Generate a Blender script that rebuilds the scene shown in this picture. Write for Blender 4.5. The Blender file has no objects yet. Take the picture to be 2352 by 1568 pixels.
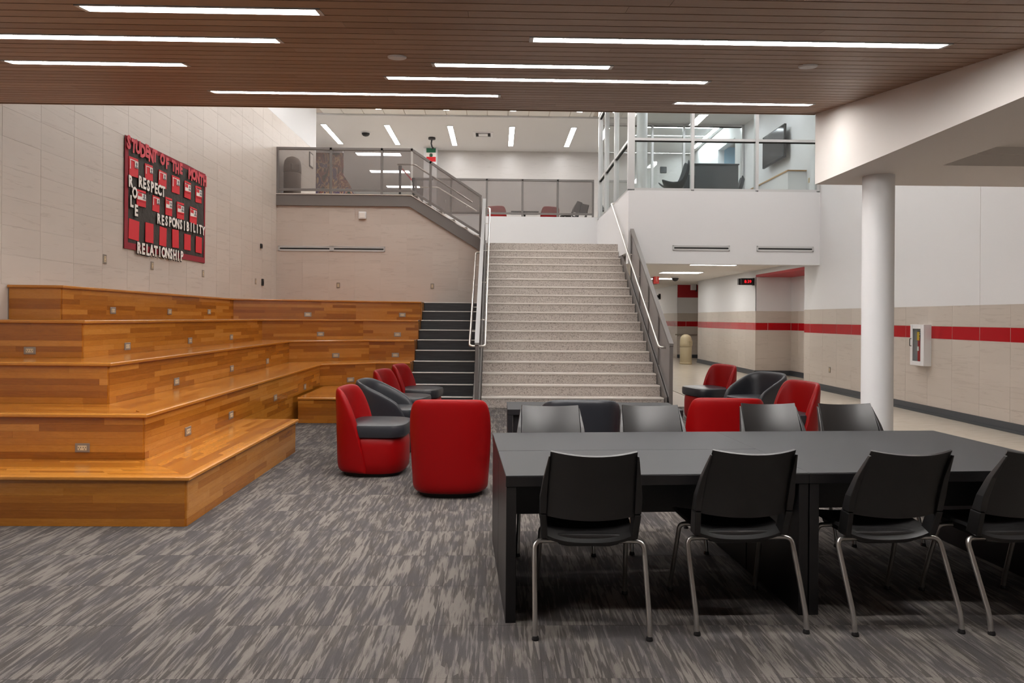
import bpy, bmesh, math, random
from mathutils import Vector, Matrix
R_ = math.radians
rnd = random.Random(7)
sc = bpy.context.scene
COL = sc.collection

# ------------------------------------------------------------------ camera
F, EYE, YAW, ROLL, HY = 1600.0, 1.5, R_(1.15), R_(0.45), 730.0
cd = bpy.data.cameras.new('camera')
cd.sensor_width = 36.0
cd.lens = F / 2352 * 36.0
cd.shift_y = -(784 - HY) / 2352
cd.clip_end = 200
cam = bpy.data.objects.new('camera', cd)
COL.objects.link(cam)
cam.matrix_world = Matrix.Translation((0, 0, EYE)) @ Matrix.Rotation(-YAW, 4, 'Z') @ Matrix.Rotation(R_(90), 4, 'X') @ Matrix.Rotation(ROLL, 4, 'Z')
sc.camera = cam
# ------------------------------------------------------------------ world, exposure
w = bpy.data.worlds.new('world')
sc.world = w
w.use_nodes = True
w.node_tree.nodes['Background'].inputs[0].default_value = (1.0, 0.95, 0.9, 1)
w.node_tree.nodes['Background'].inputs[1].default_value = 0.05
sc.view_settings.view_transform = 'Standard'
sc.view_settings.look = 'None'
sc.view_settings.gamma = 1.0
sc.view_settings.exposure = 1.6
try:
    sc.view_settings.use_curve_mapping = False
except Exception:
    pass
sc.cycles.use_denoising = True
sc.cycles.max_bounces = 8
sc.cycles.diffuse_bounces = 5
sc.cycles.glossy_bounces = 4
sc.cycles.transmission_bounces = 6
sc.cycles.transparent_max_bounces = 12
sc.cycles.caustics_reflective = False
sc.cycles.caustics_refractive = False
sc.cycles.sample_clamp_indirect = 6.0
E_WOOD, E_HALL, E_CORR, E_ATRIUM, E_ROOM = 21.0, 11.0, 8.5, 15.5, 17.0   # lamp strengths

# ------------------------------------------------------------------ pixel of the photograph -> point of the room
def ray(u, v):
    a, b = u - 1176.0, HY - v
    c, s = math.cos(ROLL), math.sin(ROLL)
    x, z = (a * c - b * s) / F, (b * c + a * s) / F
    return Vector((x * math.cos(YAW) + math.sin(YAW), -x * math.sin(YAW) + math.cos(YAW), z))
O = Vector((0, 0, EYE))
def PX(u, v, x): d = ray(u, v); return O + d * (x / d.x)
def PY(u, v, y): d = ray(u, v); return O + d * (y / d.y)
def PZ(u, v, z): d = ray(u, v); return O + d * ((z - EYE) / d.z)
def PPL(u, v, p, n):
    d = ray(u, v); n = Vector(n)
    return O + d * ((Vector(p) - O).dot(n) / d.dot(n))

# ------------------------------------------------------------------ materials
MATS = {}
def mat(name, col=(.8, .8, .8), rough=.5, metal=0.0, spec=.5, coat=0.0, emit=None):
    if name in MATS: return MATS[name]
    m = bpy.data.materials.new(name); m.use_nodes = True
    b = m.node_tree.nodes['Principled BSDF']
    b.inputs['Base Color'].default_value = (*col, 1)
    b.inputs['Roughness'].default_value = rough
    b.inputs['Metallic'].default_value = metal
    b.inputs['Specular IOR Level'].default_value = spec
    b.inputs['Coat Weight'].default_value = coat
    b.inputs['Coat Roughness'].default_value = .12
    if emit:
        b.inputs['Emission Color'].default_value = (*emit[0], 1)
        b.inputs['Emission Strength'].default_value = emit[1]
    MATS[name] = m
    return m
class NT:
    def __init__(s, m):
        s.t = m.node_tree; s.n = s.t.nodes; s.l = s.t.links; s.b = s.n['Principled BSDF']
    def new(s, typ, **kw):
        n = s.n.new(typ)
        for k, v in kw.items(): setattr(n, k, v)
        return n
    def link(s, a, b): s.l.new(a, b)
    def attr(s, name): return s.new('ShaderNodeAttribute', attribute_name=name)
    def mapping(s, vec, scale, loc=(0, 0, 0)):
        n = s.new('ShaderNodeMapping'); n.inputs['Scale'].default_value = scale; n.inputs['Location'].default_value = loc
        s.link(vec, n.inputs['Vector']); return n.outputs[0]
    def noise(s, vec, scale, detail=3, rough=.55, dist=0.0):
        n = s.new('ShaderNodeTexNoise'); n.inputs['Scale'].default_value = scale; n.inputs['Detail'].default_value = detail
        n.inputs['Roughness'].default_value = rough; n.inputs['Distortion'].default_value = dist
        if vec is not None: s.link(vec, n.inputs['Vector'])
        return n.outputs['Fac']
    def ramp(s, fac, stops, interp='LINEAR'):
        n = s.new('ShaderNodeValToRGB'); n.color_ramp.interpolation = interp
        e = n.color_ramp.elements
        while len(e) < len(stops): e.new(.5)
        for i, (p, c) in enumerate(stops): e[i].position = p; e[i].color = (*c, 1) if len(c) == 3 else c
        s.link(fac, n.inputs[0]); return n.outputs[0]
    def math(s, op, a, b=None, c=None):
        n = s.new('ShaderNodeMath', operation=op)
        for i, v in enumerate((a, b, c)):
            if v is None: continue
            if hasattr(v, 'links'): s.link(v, n.inputs[i])
            else: n.inputs[i].default_value = v
        return n.outputs[0]
    def mix(s, fac, a, b, mode='MIX'):
        n = s.new('ShaderNodeMix', data_type='RGBA', blend_type=mode)
        for i, v in ((0, fac), (6, a), (7, b)):
            if hasattr(v, 'links'): s.link(v, n.inputs[i])
            elif isinstance(v, (int, float)): n.inputs[i].default_value = v
            else: n.inputs[i].default_value = (*v, 1)
        return n.outputs[2]
    def bump(s, h, strength=.2, dist=.01):
        n = s.new('ShaderNodeBump'); n.inputs['Strength'].default_value = strength; n.inputs['Distance'].default_value = dist
        s.link(h, n.inputs['Height']); s.link(n.outputs[0], s.b.inputs['Normal'])
    def color(s, c): s.link(c, s.b.inputs['Base Color'])

def wood(name, stops, rough, coat, fine=1.0, streak=.5):
    m = mat(name, rough=rough, coat=coat); t = NT(m)
    gu = t.attr('gu').outputs['Vector']; tone = t.attr('tone').outputs['Fac']
    g1 = t.noise(t.mapping(gu, (1.3, 22 * fine, 22 * fine)), 2.0, 4, .6, 1.2)
    g2 = t.noise(t.mapping(gu, (.8, 6 * fine, 6 * fine)), 2.5, 3, .5, 2.5)
    g3 = t.noise(t.mapping(gu, (9, 160, 160)), 3.0, 2, .5)
    f = t.math('MULTIPLY_ADD', g1, streak, tone)
    f = t.math('MULTIPLY_ADD', g2, streak, f)
    f = t.math('ADD', f, -streak)
    c = t.ramp(f, stops)
    c = t.mix(t.math('MULTIPLY', t.math('SUBTRACT', g3, .45), .9), c, tuple(x * .45 for x in stops[0][1]))
    t.color(c); t.bump(g1, .05, .004)
    return m
M_oak = wood('oak_varnished', [(0.0, (.27, .083, .008)), (.35, (.37, .128, .013)), (.65, (.435, .163, .018)), (1.0, (.50, .205, .034))], .25, .3, 1.0, .42)
M_ceil = wood('ceiling_wood', [(0.0, (.215, .115, .063)), (.5, (.30, .175, .106)), (1.0, (.37, .23, .15))], .45, 0.0, .8, .35)
M_capwood = wood('cap_wood', [(0.0, (.45, .27, .12)), (1.0, (.6, .4, .2))], .4, 0.0)

def stone(name, ca, cb, cv, rough=.35):
    m = mat(name, rough=rough); t = NT(m)
    gu = t.attr('gu').outputs['Vector']; tone = t.attr('tone').outputs['Fac']
    n1 = t.noise(t.mapping(gu, (1.2, 5, 5)), 1.6, 4, .6, .8)
    n2 = t.noise(t.mapping(gu, (.9, 9, 9), (3, 1, 2)), 1.5, 5, .62, 1.6)
    base = t.mix(t.math('MULTIPLY_ADD', n1, .7, t.math('MULTIPLY_ADD', tone, .6, -.15)), ca, cb)
    vein = t.ramp(n2, [(.575, (0, 0, 0)), (.64, (1, 1, 1)), (.66, (1, 1, 1)), (.72, (0, 0, 0))])
    t.color(t.mix(t.math('MULTIPLY', vein, .38), base, cv))
    return m
M_tile = stone('stone_tile', (.505, .447, .395), (.56, .50, .445), (.37, .31, .265))
M_tile2 = stone('stone_tile_warm', (.545, .472, .42), (.60, .53, .475), (.40, .33, .285))
M_tile3 = stone('stone_tile_pale', (.52, .495, .475), (.57, .545, .525), (.42, .40, .375))
M_grout = mat('grout', (.56, .50, .445), .9)
M_red_tile = mat('red_glazed_tile', (.40, .006, .010), .12)
M_white = mat('white_paint', (.715, .715, .725), .6)
M_soffit = mat('soffit_paint', (.70, .665, .64), .65)
M_upper_ceiling = mat('ceiling_paint', (.66, .655, .655), .8)
M_act = mat('acoustic_tile', (.74, .72, .68), .9)
M_grey_metal = mat('grey_powder_coat', (.175, .160, .152), .45)
M_cap_metal = mat('light_grey_metal', (.36, .36, .36), .35, .3)
M_steel = mat('brushed_steel', (.68, .65, .61), .28, 1.0)
M_chrome = mat('satin_steel_tube', (.55, .53, .51), .35, .9)
M_alu = mat('mullion_aluminium', (.60, .60, .60), .35, .35)
M_black = mat('black_plastic', (.012, .011, .012), .45)
M_chair = mat('chair_plastic', (.012, .011, .0115), .43, spec=.8)
M_rubber = mat('black_rubber', (.008, .008, .008), .7)
M_lam = mat('laminate_top', (.036, .036, .038), .55, spec=.2)
M_lam_edge = mat('laminate_dark', (.010, .009, .0105), .4)
M_leath_red = mat('red_leather', (.225, .0008, .0016), .42, spec=.2)
M_leath_blk = mat('black_leather', (.019, .020, .025), .36, spec=.45)
M_base = mat('baseboard_rubber', (.055, .06, .068), .5)
M_nosing = mat('stair_nosing', (.75, .72, .68), .4)
M_plate = mat('steel_plate', (.30, .26, .22), .35, .5)
M_ivory = mat('ivory_plastic', (.62, .50, .33), .4)
M_beige = mat('beige_bin_plastic', (.43, .36, .23), .5)
M_bin2 = mat('brown_bin_plastic', (.14, .11, .09), .6)
M_red_paint = mat('red_paint', (.42, .012, .02), .5)
M_red_card = mat('red_card', (.62, .016, .028), .6)
M_pink = mat('pink_paper', (.60, .07, .09), .7)
M_paper = mat('white_paper', (.80, .76, .72), .7)
M_photo = mat('photo_print', (.15, .15, .17), .4)
M_darkred = mat('dark_red_border', (.26, .014, .026), .8)
M_green = mat('flag_green', (.01, .12, .06), .7)
M_flagred = mat('flag_red', (.55, .01, .015), .7)
M_yellow = mat('yellow_tag', (.75, .45, .02), .5)
M_extred = mat('extinguisher_red', (.36, .01, .01), .3)
M_blue_daylight = mat('blue_daylight_colour', (.35, .55, .68), .6)  # blue daylight of the recess, put into its wall colour
M_screen = mat('tv_screen', (.02, .022, .026), .12)
M_slot = mat('slot_black', (.004, .004, .004), .8)
M_led = mat('red_led', (.1, 0, 0), .5, emit=((1, .01, .02), .55))
M_exit = mat('exit_face', (.45, .03, .03), .5, emit=((1, .08, .05), .05))
M_desk = mat('desk_charcoal', (.055, .06, .065), .5)
def emitter(name, col, e): return mat(name, (.9, .9, .9), .5, emit=(col, e))
M_L_wood = emitter('lamp_wood', (1, .965, .925), E_WOOD)
M_L_hall = emitter('lamp_hall', (1, .985, .975), E_HALL)
M_L_corr = emitter('lamp_corridor', (1, .97, .92), E_CORR)
M_L_atr = emitter('added_lamp_atrium', (1, .972, .94), E_ATRIUM)
M_L_room = emitter('lamp_room', (.96, .98, 1), E_ROOM)

def banner_paper():
    m = mat('dark_paper', (.035, .03, .025), .75); t = NT(m)
    tc = t.new('ShaderNodeTexCoord').outputs['Object']
    t.bump(t.noise(t.mapping(tc, (1, 3, 3)), 3, 3), .5, .03)
    return m
M_banner = banner_paper()
def carpet():
    m = mat('carpet', rough=.95, spec=.1); t = NT(m)
    gu = t.attr('gu').outputs['Vector']; tone = t.attr('tone').outputs['Fac']
    def cells(vec):
        v = t.new('ShaderNodeTexVoronoi'); v.inputs['Scale'].default_value = 1.0; t.link(vec, v.inputs['Vector'])
        x = t.new('ShaderNodeSeparateXYZ'); t.link(v.outputs['Color'], x.inputs[0]); return x.outputs[0]
    r1 = cells(t.mapping(gu, (62, 5.0, 0))); r2 = cells(t.mapping(gu, (120, 9.0, 0), (3, 7, 0)))
    c = t.noise(t.mapping(gu, (8, 2.6, 1), (1, 9, 0)), 1.0, 3, .6)
    fz = t.noise(t.mapping(gu, (420, 300, 1)), 1.0, 2, .75)
    f = t.math('MULTIPLY_ADD', r1, .40, t.math('MULTIPLY_ADD', r2, .28, t.math('MULTIPLY', c, .95)))
    f = t.math('MULTIPLY_ADD', t.math('ADD', fz, -.5), .35, f)
    k = t.ramp(f, [(.62, (.064, .056, .052)), (.84, (.084, .075, .069)), (.90, (.128, .114, .104)), (1.0, (.160, .142, .130))])
    k = t.mix(t.math('MULTIPLY', t.ramp(c, [(.42, (1, 1, 1)), (.55, (0, 0, 0))]), .3), k, (.072, .070, .080))
    k = t.mix(.5, k, t.ramp(fz, [(.25, (.22, .22, .22)), (.75, (.88, .88, .88))]), 'OVERLAY')
    t.color(k); t.bump(fz, .35, .004)
    return m
M_carpet = carpet()
def vinyl():
    m = mat('vinyl_floor', rough=.22); t = NT(m)
    tc = t.new('ShaderNodeTexCoord').outputs['Object']
    a = t.noise(t.mapping(tc, (2.5, 24, 1)), 1.5, 4, .6)
    t.color(t.ramp(a, [(.3, (.43, .37, .31)), (.5, (.52, .46, .39)), (.72, (.58, .52, .45))]))
    return m
M_vinyl = vinyl()
def terrazzo():
    m = mat('terrazzo', rough=.4); t = NT(m)
    tc = t.new('ShaderNodeTexCoord').outputs['Object']
    v = t.new('ShaderNodeTexVoronoi'); v.inputs['Scale'].default_value = 75; t.link(tc, v.inputs['Vector'])
    g = t.math('FRACT', t.math('MULTIPLY', v.outputs['Color'], 5.7))
    n = t.noise(tc, 120, 3, .7)
    c = t.ramp(g, [(0, (.24, .205, .18)), (.12, (.38, .335, .30)), (.35, (.53, .475, .435)), (.8, (.59, .54, .495)), (1, (.68, .63, .58))])
    t.color(t.mix(t.math('MULTIPLY', n, .3), c, (.40, .34, .30)))
    return m
M_terr = terrazzo()
M_terr_edge = mat('terrazzo_edge', (.72, .67, .62), .4)
def blackstep():
    m = mat('black_vinyl_step', rough=.42); t = NT(m)
    tc = t.new('ShaderNodeTexCoord').outputs['Object']
    a = t.noise(t.mapping(tc, (2, 40, 40)), 1.5, 4, .65)
    t.color(t.ramp(a, [(.35, (.016, .016, .018)), (.6, (.034, .034, .037)), (.75, (.06, .06, .062))]))
    return m
M_step = blackstep()
def mural():
    m = mat('mural', rough=.7); t = NT(m)
    tc = t.new('ShaderNodeTexCoord').outputs['Object']
    a = t.noise(t.mapping(tc, (2.2, 1, 1.1)), 1.6, 3, .6, 1.5)
    t.color(t.ramp(a, [(.3, (.02, .04, .03)), (.42, (.16, .06, .05)), (.5, (.38, .26, .14)), (.55, (.07, .05, .09)), (.68, (.40, .35, .30))], 'CONSTANT'))
    return m
M_mural = mural()
def glass(name, tint, spec=1.0, refl=1.0):
    m = bpy.data.materials.new(name); m.use_nodes = True
    nt = m.node_tree; nt.nodes.clear()
    o = nt.nodes.new('ShaderNodeOutputMaterial'); mx = nt.nodes.new('ShaderNodeMixShader')
    tr = nt.nodes.new('ShaderNodeBsdfTransparent'); gl = nt.nodes.new('ShaderNodeBsdfGlossy'); fr = nt.nodes.new('ShaderNodeFresnel')
    tr.inputs[0].default_value = (*tint, 1); gl.inputs['Roughness'].default_value = 0.0; fr.inputs[0].default_value = 1.5
    mu = nt.nodes.new('ShaderNodeMath'); mu.operation = 'MULTIPLY'; mu.inputs[1].default_value = refl
    ge = nt.nodes.new('ShaderNodeNewGeometry'); iv = nt.nodes.new('ShaderNodeMath'); iv.operation = 'SUBTRACT'; iv.inputs[0].default_value = 1.0
    m2 = nt.nodes.new('ShaderNodeMath'); m2.operation = 'MULTIPLY'
    nt.links.new(ge.outputs['Backfacing'], iv.inputs[1]); nt.links.new(fr.outputs[0], mu.inputs[0])
    nt.links.new(mu.outputs[0], m2.inputs[0]); nt.links.new(iv.outputs[0], m2.inputs[1]); nt.links.new(m2.outputs[0], mx.inputs[0])
    nt.links.new(tr.outputs[0], mx.inputs[1]); nt.links.new(gl.outputs[0], mx.inputs[2]); nt.links.new(mx.outputs[0], o.inputs[0])
    MATS[name] = m
    return m
M_glass = glass('window_glass', (.93, .96, .96), refl=1.4)
def screen_panel():
    m = bpy.data.materials.new('tinted_panel'); m.use_nodes = True
    nt = m.node_tree; b = nt.nodes['Principled BSDF']; o = nt.nodes['Material Output']
    b.inputs['Base Color'].default_value = (.27, .25, .245, 1); b.inputs['Roughness'].default_value = .3
    tr = nt.nodes.new('ShaderNodeBsdfTransparent'); tr.inputs[0].default_value = (.86, .84, .83, 1)
    mx = nt.nodes.new('ShaderNodeMixShader'); lw = nt.nodes.new('ShaderNodeLayerWeight'); lw.inputs[0].default_value = .5
    mr = nt.nodes.new('ShaderNodeMapRange'); mr.inputs[1].default_value = 0; mr.inputs[2].default_value = .8
    mr.inputs[3].default_value = .27; mr.inputs[4].default_value = 1.0
    nt.links.new(lw.outputs['Facing'], mr.inputs[0]); nt.links.new(mr.outputs[0], mx.inputs[0])
    nt.links.new(tr.outputs[0], mx.inputs[1]); nt.links.new(b.outputs[0], mx.inputs[2]); nt.links.new(mx.outputs[0], o.inputs[0])
    return m
M_panel = screen_panel()

# ------------------------------------------------------------------ mesh building
class MB:
    def __init__(s): s.v = []; s.f = []; s.g = []; s.t = []
    def raw(s, verts, faces, tone=.5, gu=None):
        o = len(s.v)
        s.v += [tuple(p) for p in verts]
        s.f += [tuple(i + o for i in f) for f in faces]
        s.g += [tuple(p) for p in (gu or verts)]
        s.t += [tone] * len(verts)
        return s
    def obox(s, p, a, b, c, tone=None, off=None):
        """box from corner p with edge vectors a (length), b, c"""
        p, a, b, c = Vector(p), Vector(a), Vector(b), Vector(c)
        if a.cross(b).dot(c) < 0:
            p = p + b; b = -b
        off = Vector(off) if off is not None else Vector((rnd.uniform(0, 40), rnd.uniform(0, 40), rnd.uniform(0, 40)))
        la, lb, lc = a.length, b.length, c.length
        vs, gs = [], []
        for k in (0, 1):
            for j in (0, 1):
                for i in (0, 1):
                    vs.append(p + a * i + b * j + c * k); gs.append(off + Vector((la * i, lb * j, lc * k)))
        fs = [(0, 2, 3, 1), (4, 5, 7, 6), (0, 1, 5, 4), (2, 6, 7, 3), (0, 4, 6, 2), (1, 3, 7, 5)]
        return s.raw(vs, fs, rnd.random() if tone is None else tone, gs)
    def box(s, lo, hi, **k):
        return s.obox(lo, (hi[0] - lo[0], 0, 0), (0, hi[1] - lo[1], 0), (0, 0, hi[2] - lo[2]), **k)
    def bar(s, p, q, wd, ht, side=None, **k):
        """bar from p to q; wd across (horizontal), ht along the up direction, centred"""
        p, q = Vector(p), Vector(q); d = (q - p)
        sd = Vector(side) if side is not None else d.cross(Vector((0, 0, 1)))
        if sd.length < 1e-6: sd = Vector((1, 0, 0))
        sd = sd.normalized(); up = sd.cross(d).normalized()
        return s.obox(p - sd * wd / 2 - up * ht / 2, d, sd * wd, up * ht, **k)
    def prism(s, poly, z0, z1, **k):
        n = len(poly)
        vs = [(x, y, z0) for x, y in poly] + [(x, y, z1) for x, y in poly]
        fs = [tuple(range(n - 1, -1, -1)), tuple(range(n, 2 * n))] + [(i, (i + 1) % n, n + (i + 1) % n, n + i) for i in range(n)]
        return s.raw(vs, fs, **k)
    def extr(s, poly3, d):
        """extrude a planar 3-D polygon along d"""
        n = len(poly3); d = Vector(d)
        vs = [Vector(p) for p in poly3] + [Vector(p) + d for p in poly3]
        fs = [tuple(range(n - 1, -1, -1)), tuple(range(n, 2 * n))] + [(i, (i + 1) % n, n + (i + 1) % n, n + i) for i in range(n)]
        return s.raw(vs, fs)
    def tube(s, pts, r, n=8, caps=True):
        pts = [Vector(p) for p in pts]; rings = []
        t0 = (pts[1] - pts[0]).normalized()
        nrm = t0.cross(Vector((0, 0, 1)))
        if nrm.length < 1e-3: nrm = t0.cross(Vector((1, 0, 0)))
        nrm.normalize()
        for i, p in enumerate(pts):
            t = (pts[min(i + 1, len(pts) - 1)] - pts[max(i - 1, 0)]).normalized()
            nrm = (nrm - t * nrm.dot(t)).normalized(); bn = t.cross(nrm)
            rr = r[i] if isinstance(r, (list, tuple)) else r
            rings.append([p + (nrm * math.cos(2 * math.pi * k / n) + bn * math.sin(2 * math.pi * k / n)) * rr for k in range(n)])
        vs = [v for ring in rings for v in ring]; fs = []
        for i in range(len(pts) - 1):
            for k in range(n):
                fs.append((i * n + k, i * n + (k + 1) % n, (i + 1) * n + (k + 1) % n, (i + 1) * n + k))
        if caps:
            fs.append(tuple(range(n - 1, -1, -1))); fs.append(tuple(range((len(pts) - 1) * n, len(pts) * n)))
        return s.raw(vs, fs)
    def lathe(s, prof, c=(0, 0, 0), n=20, axis='z'):
        vs, fs = [], []
        for r, z in prof:
            for k in range(n):
                a = 2 * math.pi * k / n
                q = (r * math.cos(a), r * math.sin(a), z)
                if axis == 'x': q = (q[2], q[0], q[1])
                if axis == 'y': q = (q[1], q[2], q[0])
                vs.append((c[0] + q[0], c[1] + q[1], c[2] + q[2]))
        m = len(prof)
        for i in range(m - 1):
            for k in range(n):
                fs.append((i * n + k, i * n + (k + 1) % n, (i + 1) * n + (k + 1) % n, (i + 1) * n + k))
        fs.append(tuple(range(n - 1, -1, -1))); fs.append(tuple(range((m - 1) * n, m * n)))
        return s.raw(vs, fs)
    def build(s, name, m, parent=None, bevel=0.0, smooth=False, subsurf=0, seg=2, kind=None):
        me = bpy.data.meshes.new(name)
        me.from_pydata(s.v, [], s.f)
        a = me.attributes.new('gu', 'FLOAT_VECTOR', 'POINT'); a.data.foreach_set('vector', [x for g in s.g for x in g])
        a = me.attributes.new('tone', 'FLOAT', 'POINT'); a.data.foreach_set('value', s.t)
        bm = bmesh.new(); bm.from_mesh(me)
        bmesh.ops.recalc_face_normals(bm, faces=bm.faces)
        if bevel > 0:
            es = [e for e in bm.edges if len(e.link_faces) == 2 and e.calc_face_angle(0) > .5]
            bmesh.ops.bevel(bm, geom=es, offset=bevel, segments=seg, affect='EDGES', profile=.5, clamp_overlap=True)
        if smooth:
            for f in bm.faces: f.smooth = True
        bm.to_mesh(me); bm.free()
        if smooth and not subsurf:
            try: me.set_sharp_from_angle(angle=R_(40))
            except Exception: pass
        me.materials.append(m)
        o = bpy.data.objects.new(name, me); COL.objects.link(o)
        if parent is not None: o.parent = parent
        if subsurf:
            md = o.modifiers.new('s', 'SUBSURF'); md.levels = subsurf; md.render_levels = subsurf
        if kind: o['kind'] = kind
        return o
def tag(o, label, cat, group=None):
    o['label'] = label; o['category'] = cat
    if group: o['group'] = group
    return o
def thing(name, label, cat, loc=(0, 0, 0), rz=0.0, group=None):
    o = bpy.data.objects.new(name, None); COL.objects.link(o)
    o.location = loc; o.rotation_euler = (0, 0, rz); o.empty_display_size = .1
    return tag(o, label, cat, group)
def struct(o, label=None):
    o['kind'] = 'structure'
    if label: o['label'] = label
    return o
def dup(root, loc, rz=0.0, label=None, group=None, swap=None):
    def cp(o, par):
        c = o.copy(); COL.objects.link(c)
        if par is not None: c.parent = par
        if swap and o.type == 'MESH':
            for a, b in swap:
                if o.data.materials[0] == a:
                    for sl in c.material_slots: sl.link = 'OBJECT'; sl.material = b
        for ch in list(o.children): cp(ch, c)
        return c
    r = cp(root, None); r.location = loc; r.rotation_euler = (0, 0, rz)
    if label: r['label'] = label
    if group: r['group'] = group
    return r
def arc(a, b, c, r, n=4):
    """round corner at b between a and c"""
    a, b, c = Vector(a), Vector(b), Vector(c)
    d1 = (a - b).normalized(); d2 = (c - b).normalized()
    p, q = b + d1 * r, b + d2 * r
    return [p * (1 - t) ** 2 + b * 2 * t * (1 - t) + q * t * t for t in [i / n for i in range(n + 1)]]
def path(pts, r, n=4):
    out = [Vector(pts[0])]
    for i in range(1, len(pts) - 1): out += arc(pts[i - 1], pts[i], pts[i + 1], r, n)
    return out + [Vector(pts[-1])]
def text(body, size, m, parent, mw, name='lettering', extrude=.002, off=0.0, align='CENTER'):
    cu = bpy.data.curves.new(name, 'FONT'); cu.body = body; cu.size = size; cu.extrude = extrude; cu.offset = off
    cu.align_x = align; cu.align_y = 'CENTER'; cu.resolution_u = 2
    cu.materials.append(m)
    me = TEXTS.get((body, size, extrude, off, align, m.name))
    if me is None:
        tmp = bpy.data.objects.new('tmp', cu); COL.objects.link(tmp)
        bpy.context.view_layer.update()
        me = bpy.data.meshes.new_from_object(tmp.evaluated_get(bpy.context.evaluated_depsgraph_get()))
        bpy.data.objects.remove(tmp); TEXTS[(body, size, extrude, off, align, m.name)] = me
        me.materials.clear(); me.materials.append(m)
    o = bpy.data.objects.new(name, me); COL.objects.link(o)
    o.parent = parent
    o.matrix_local = mw
    return o
TEXTS = {}
def basis(o, ex, ey):
    ex, ey = Vector(ex).normalized(), Vector(ey).normalized(); ez = ex.cross(ey)
    return Matrix(((ex.x, ey.x, ez.x, o[0]), (ex.y, ey.y, ez.y, o[1]), (ex.z, ey.z, ez.z, o[2]), (0, 0, 0, 1)))

# ------------------------------------------------------------------ main measures
RS, TR = 1.5 / 8.3, .283                    # riser, tread
WL, WR, YB = -5.14, 6.98, 16.2              # left wall, right wall, back wall
ST0 = 11.61                                 # first nosing
Z2, Z3 = 18 * RS, 4.35                      # landing, upper floor
ZTOP = 7.5
# ================================================================== FLOOR
fl = struct(MB().box((-6, -3, -.1), (3.7, 16.2, -.012)).build('floor', M_grout), 'carpeted floor of the commons')
for j in range(20):
    for i in range(20):
        x0, y0 = -5.0 + i * .5 - .8, 1.9 + j * .5
        x1 = min(x0 + .5, 3.7)
        if x1 - x0 < .05 or y0 > 11.6: continue
        if x0 + .5 < -2.4 and y0 > 5.3: continue
        if abs(x0 + .25) > .8 * (y0 + 1.2) + .4: continue
        MB().obox((x0, y0, -.012), (x1 - x0 - .0012, 0, 0), (0, .4988, 0), (0, 0, .012 + rnd.uniform(0, .0006)),
                  off=(x0 + rnd.choice((0, 0, 3.3)), y0 + rnd.uniform(-.05, .05) + rnd.choice((0, 5.0)), 0)).build('carpet_tile', M_carpet, fl)
fl2 = struct(MB().box((3.7, -3, -.1), (9, 46, -.002)).box((2.1, 16.2, -.1), (3.7, 46, -.002)).build('floor', M_vinyl), 'pale vinyl floor of the corridor')

# ================================================================== WALLS
def tile_grid(par, p0, eu, ez, nrm, us, zs, m, gap=.003, th=.012, name='tile', keep=None, stagger=0.0):
    """grid of tile boxes over the wall plane: us, zs are joint positions"""
    eu, nrm = Vector(eu), Vector(nrm)
    for j in range(len(zs) - 1):
        for i in range(len(us) - 1):
            u0, u1, z0, z1 = us[i], us[i + 1], zs[j], zs[j + 1]
            c = Vector(p0) + eu * (u0 + u1) / 2 + Vector((0, 0, (z0 + z1) / 2))
            if keep and not keep(c, u0, u1, z0, z1): continue
            p = Vector(p0) + eu * (u0 + gap / 2) + Vector((0, 0, z0 + gap / 2))
            MB().obox(p, eu * (u1 - u0 - gap), (0, 0, z1 - z0 - gap), nrm * (th + rnd.uniform(-.0006, .0006))).build(name, m, par)
def frange(a, b, st):
    out = [a]
    while out[-1] + st < b - 1e-6: out.append(out[-1] + st)
    return out + [b]
TS, TH = .61, .305
wl = struct(MB().box((WL - .2, -3, 0), (WL + .0092, 19.6, 6.1)).build('wall_left', M_grout), 'left wall clad in beige stone tile')
us = [7.29 + TS * k for k in range(-3, 21)]; us = [u for u in us if u < 19.5] + [19.6]
zs = [1.81 + .0] + [2.12 + TH * k for k in range(0, 13)] + [6.1]
zs = sorted(set(round(z, 3) for z in zs if z <= 6.1))
tile_grid(wl, (WL, 0, 0), (0, 1, 0), None, (1, 0, 0), us, zs, M_tile, keep=lambda c, u0, u1, z0, z1: z0 < 1.5 + .33 * (u1 + 1.0))
MB().box((WL, -3, 0), (WL + .012, 5.46, 3.6)).build('wall_cladding', M_tile, wl)
struct(MB().box((WL - .2, -3, 6.1), (WL + .012, 19.6, ZTOP)).build('wall_left', M_white), 'white upper part of the left wall')
def under_flight(x): return 4.06 if x < -2.06 else 4.06 - (x + 2.06) * .612
wb = struct(MB().extr([(WL, YB + .0028, 0), (-.38, YB + .0028, 0), (-.38, YB + .0028, under_flight(-.38)), (-2.06, YB + .0028, 4.06), (WL, YB + .0028, 4.06)], (0, .11, 0)).build('wall_back', M_grout), 'tiled wall behind the seating steps')
def clip(poly, fn):
    out = []
    for i, p in enumerate(poly):
        q = poly[(i + 1) % len(poly)]; dp, dq = fn(p), fn(q)
        if dp <= 0: out.append(p)
        if dp * dq < 0:
            t = dp / (dp - dq); out.append((p[0] + (q[0] - p[0]) * t, p[1] + (q[1] - p[1]) * t))
    return out
usb = [WL + .01 + .6 * k for k in range(0, 8)]; usb = [u for u in usb if u < -.5] + [-.38]
zsb = [1.8, 2.12] + [2.12 + TH * k for k in range(1, 7)] + [4.06]
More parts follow.
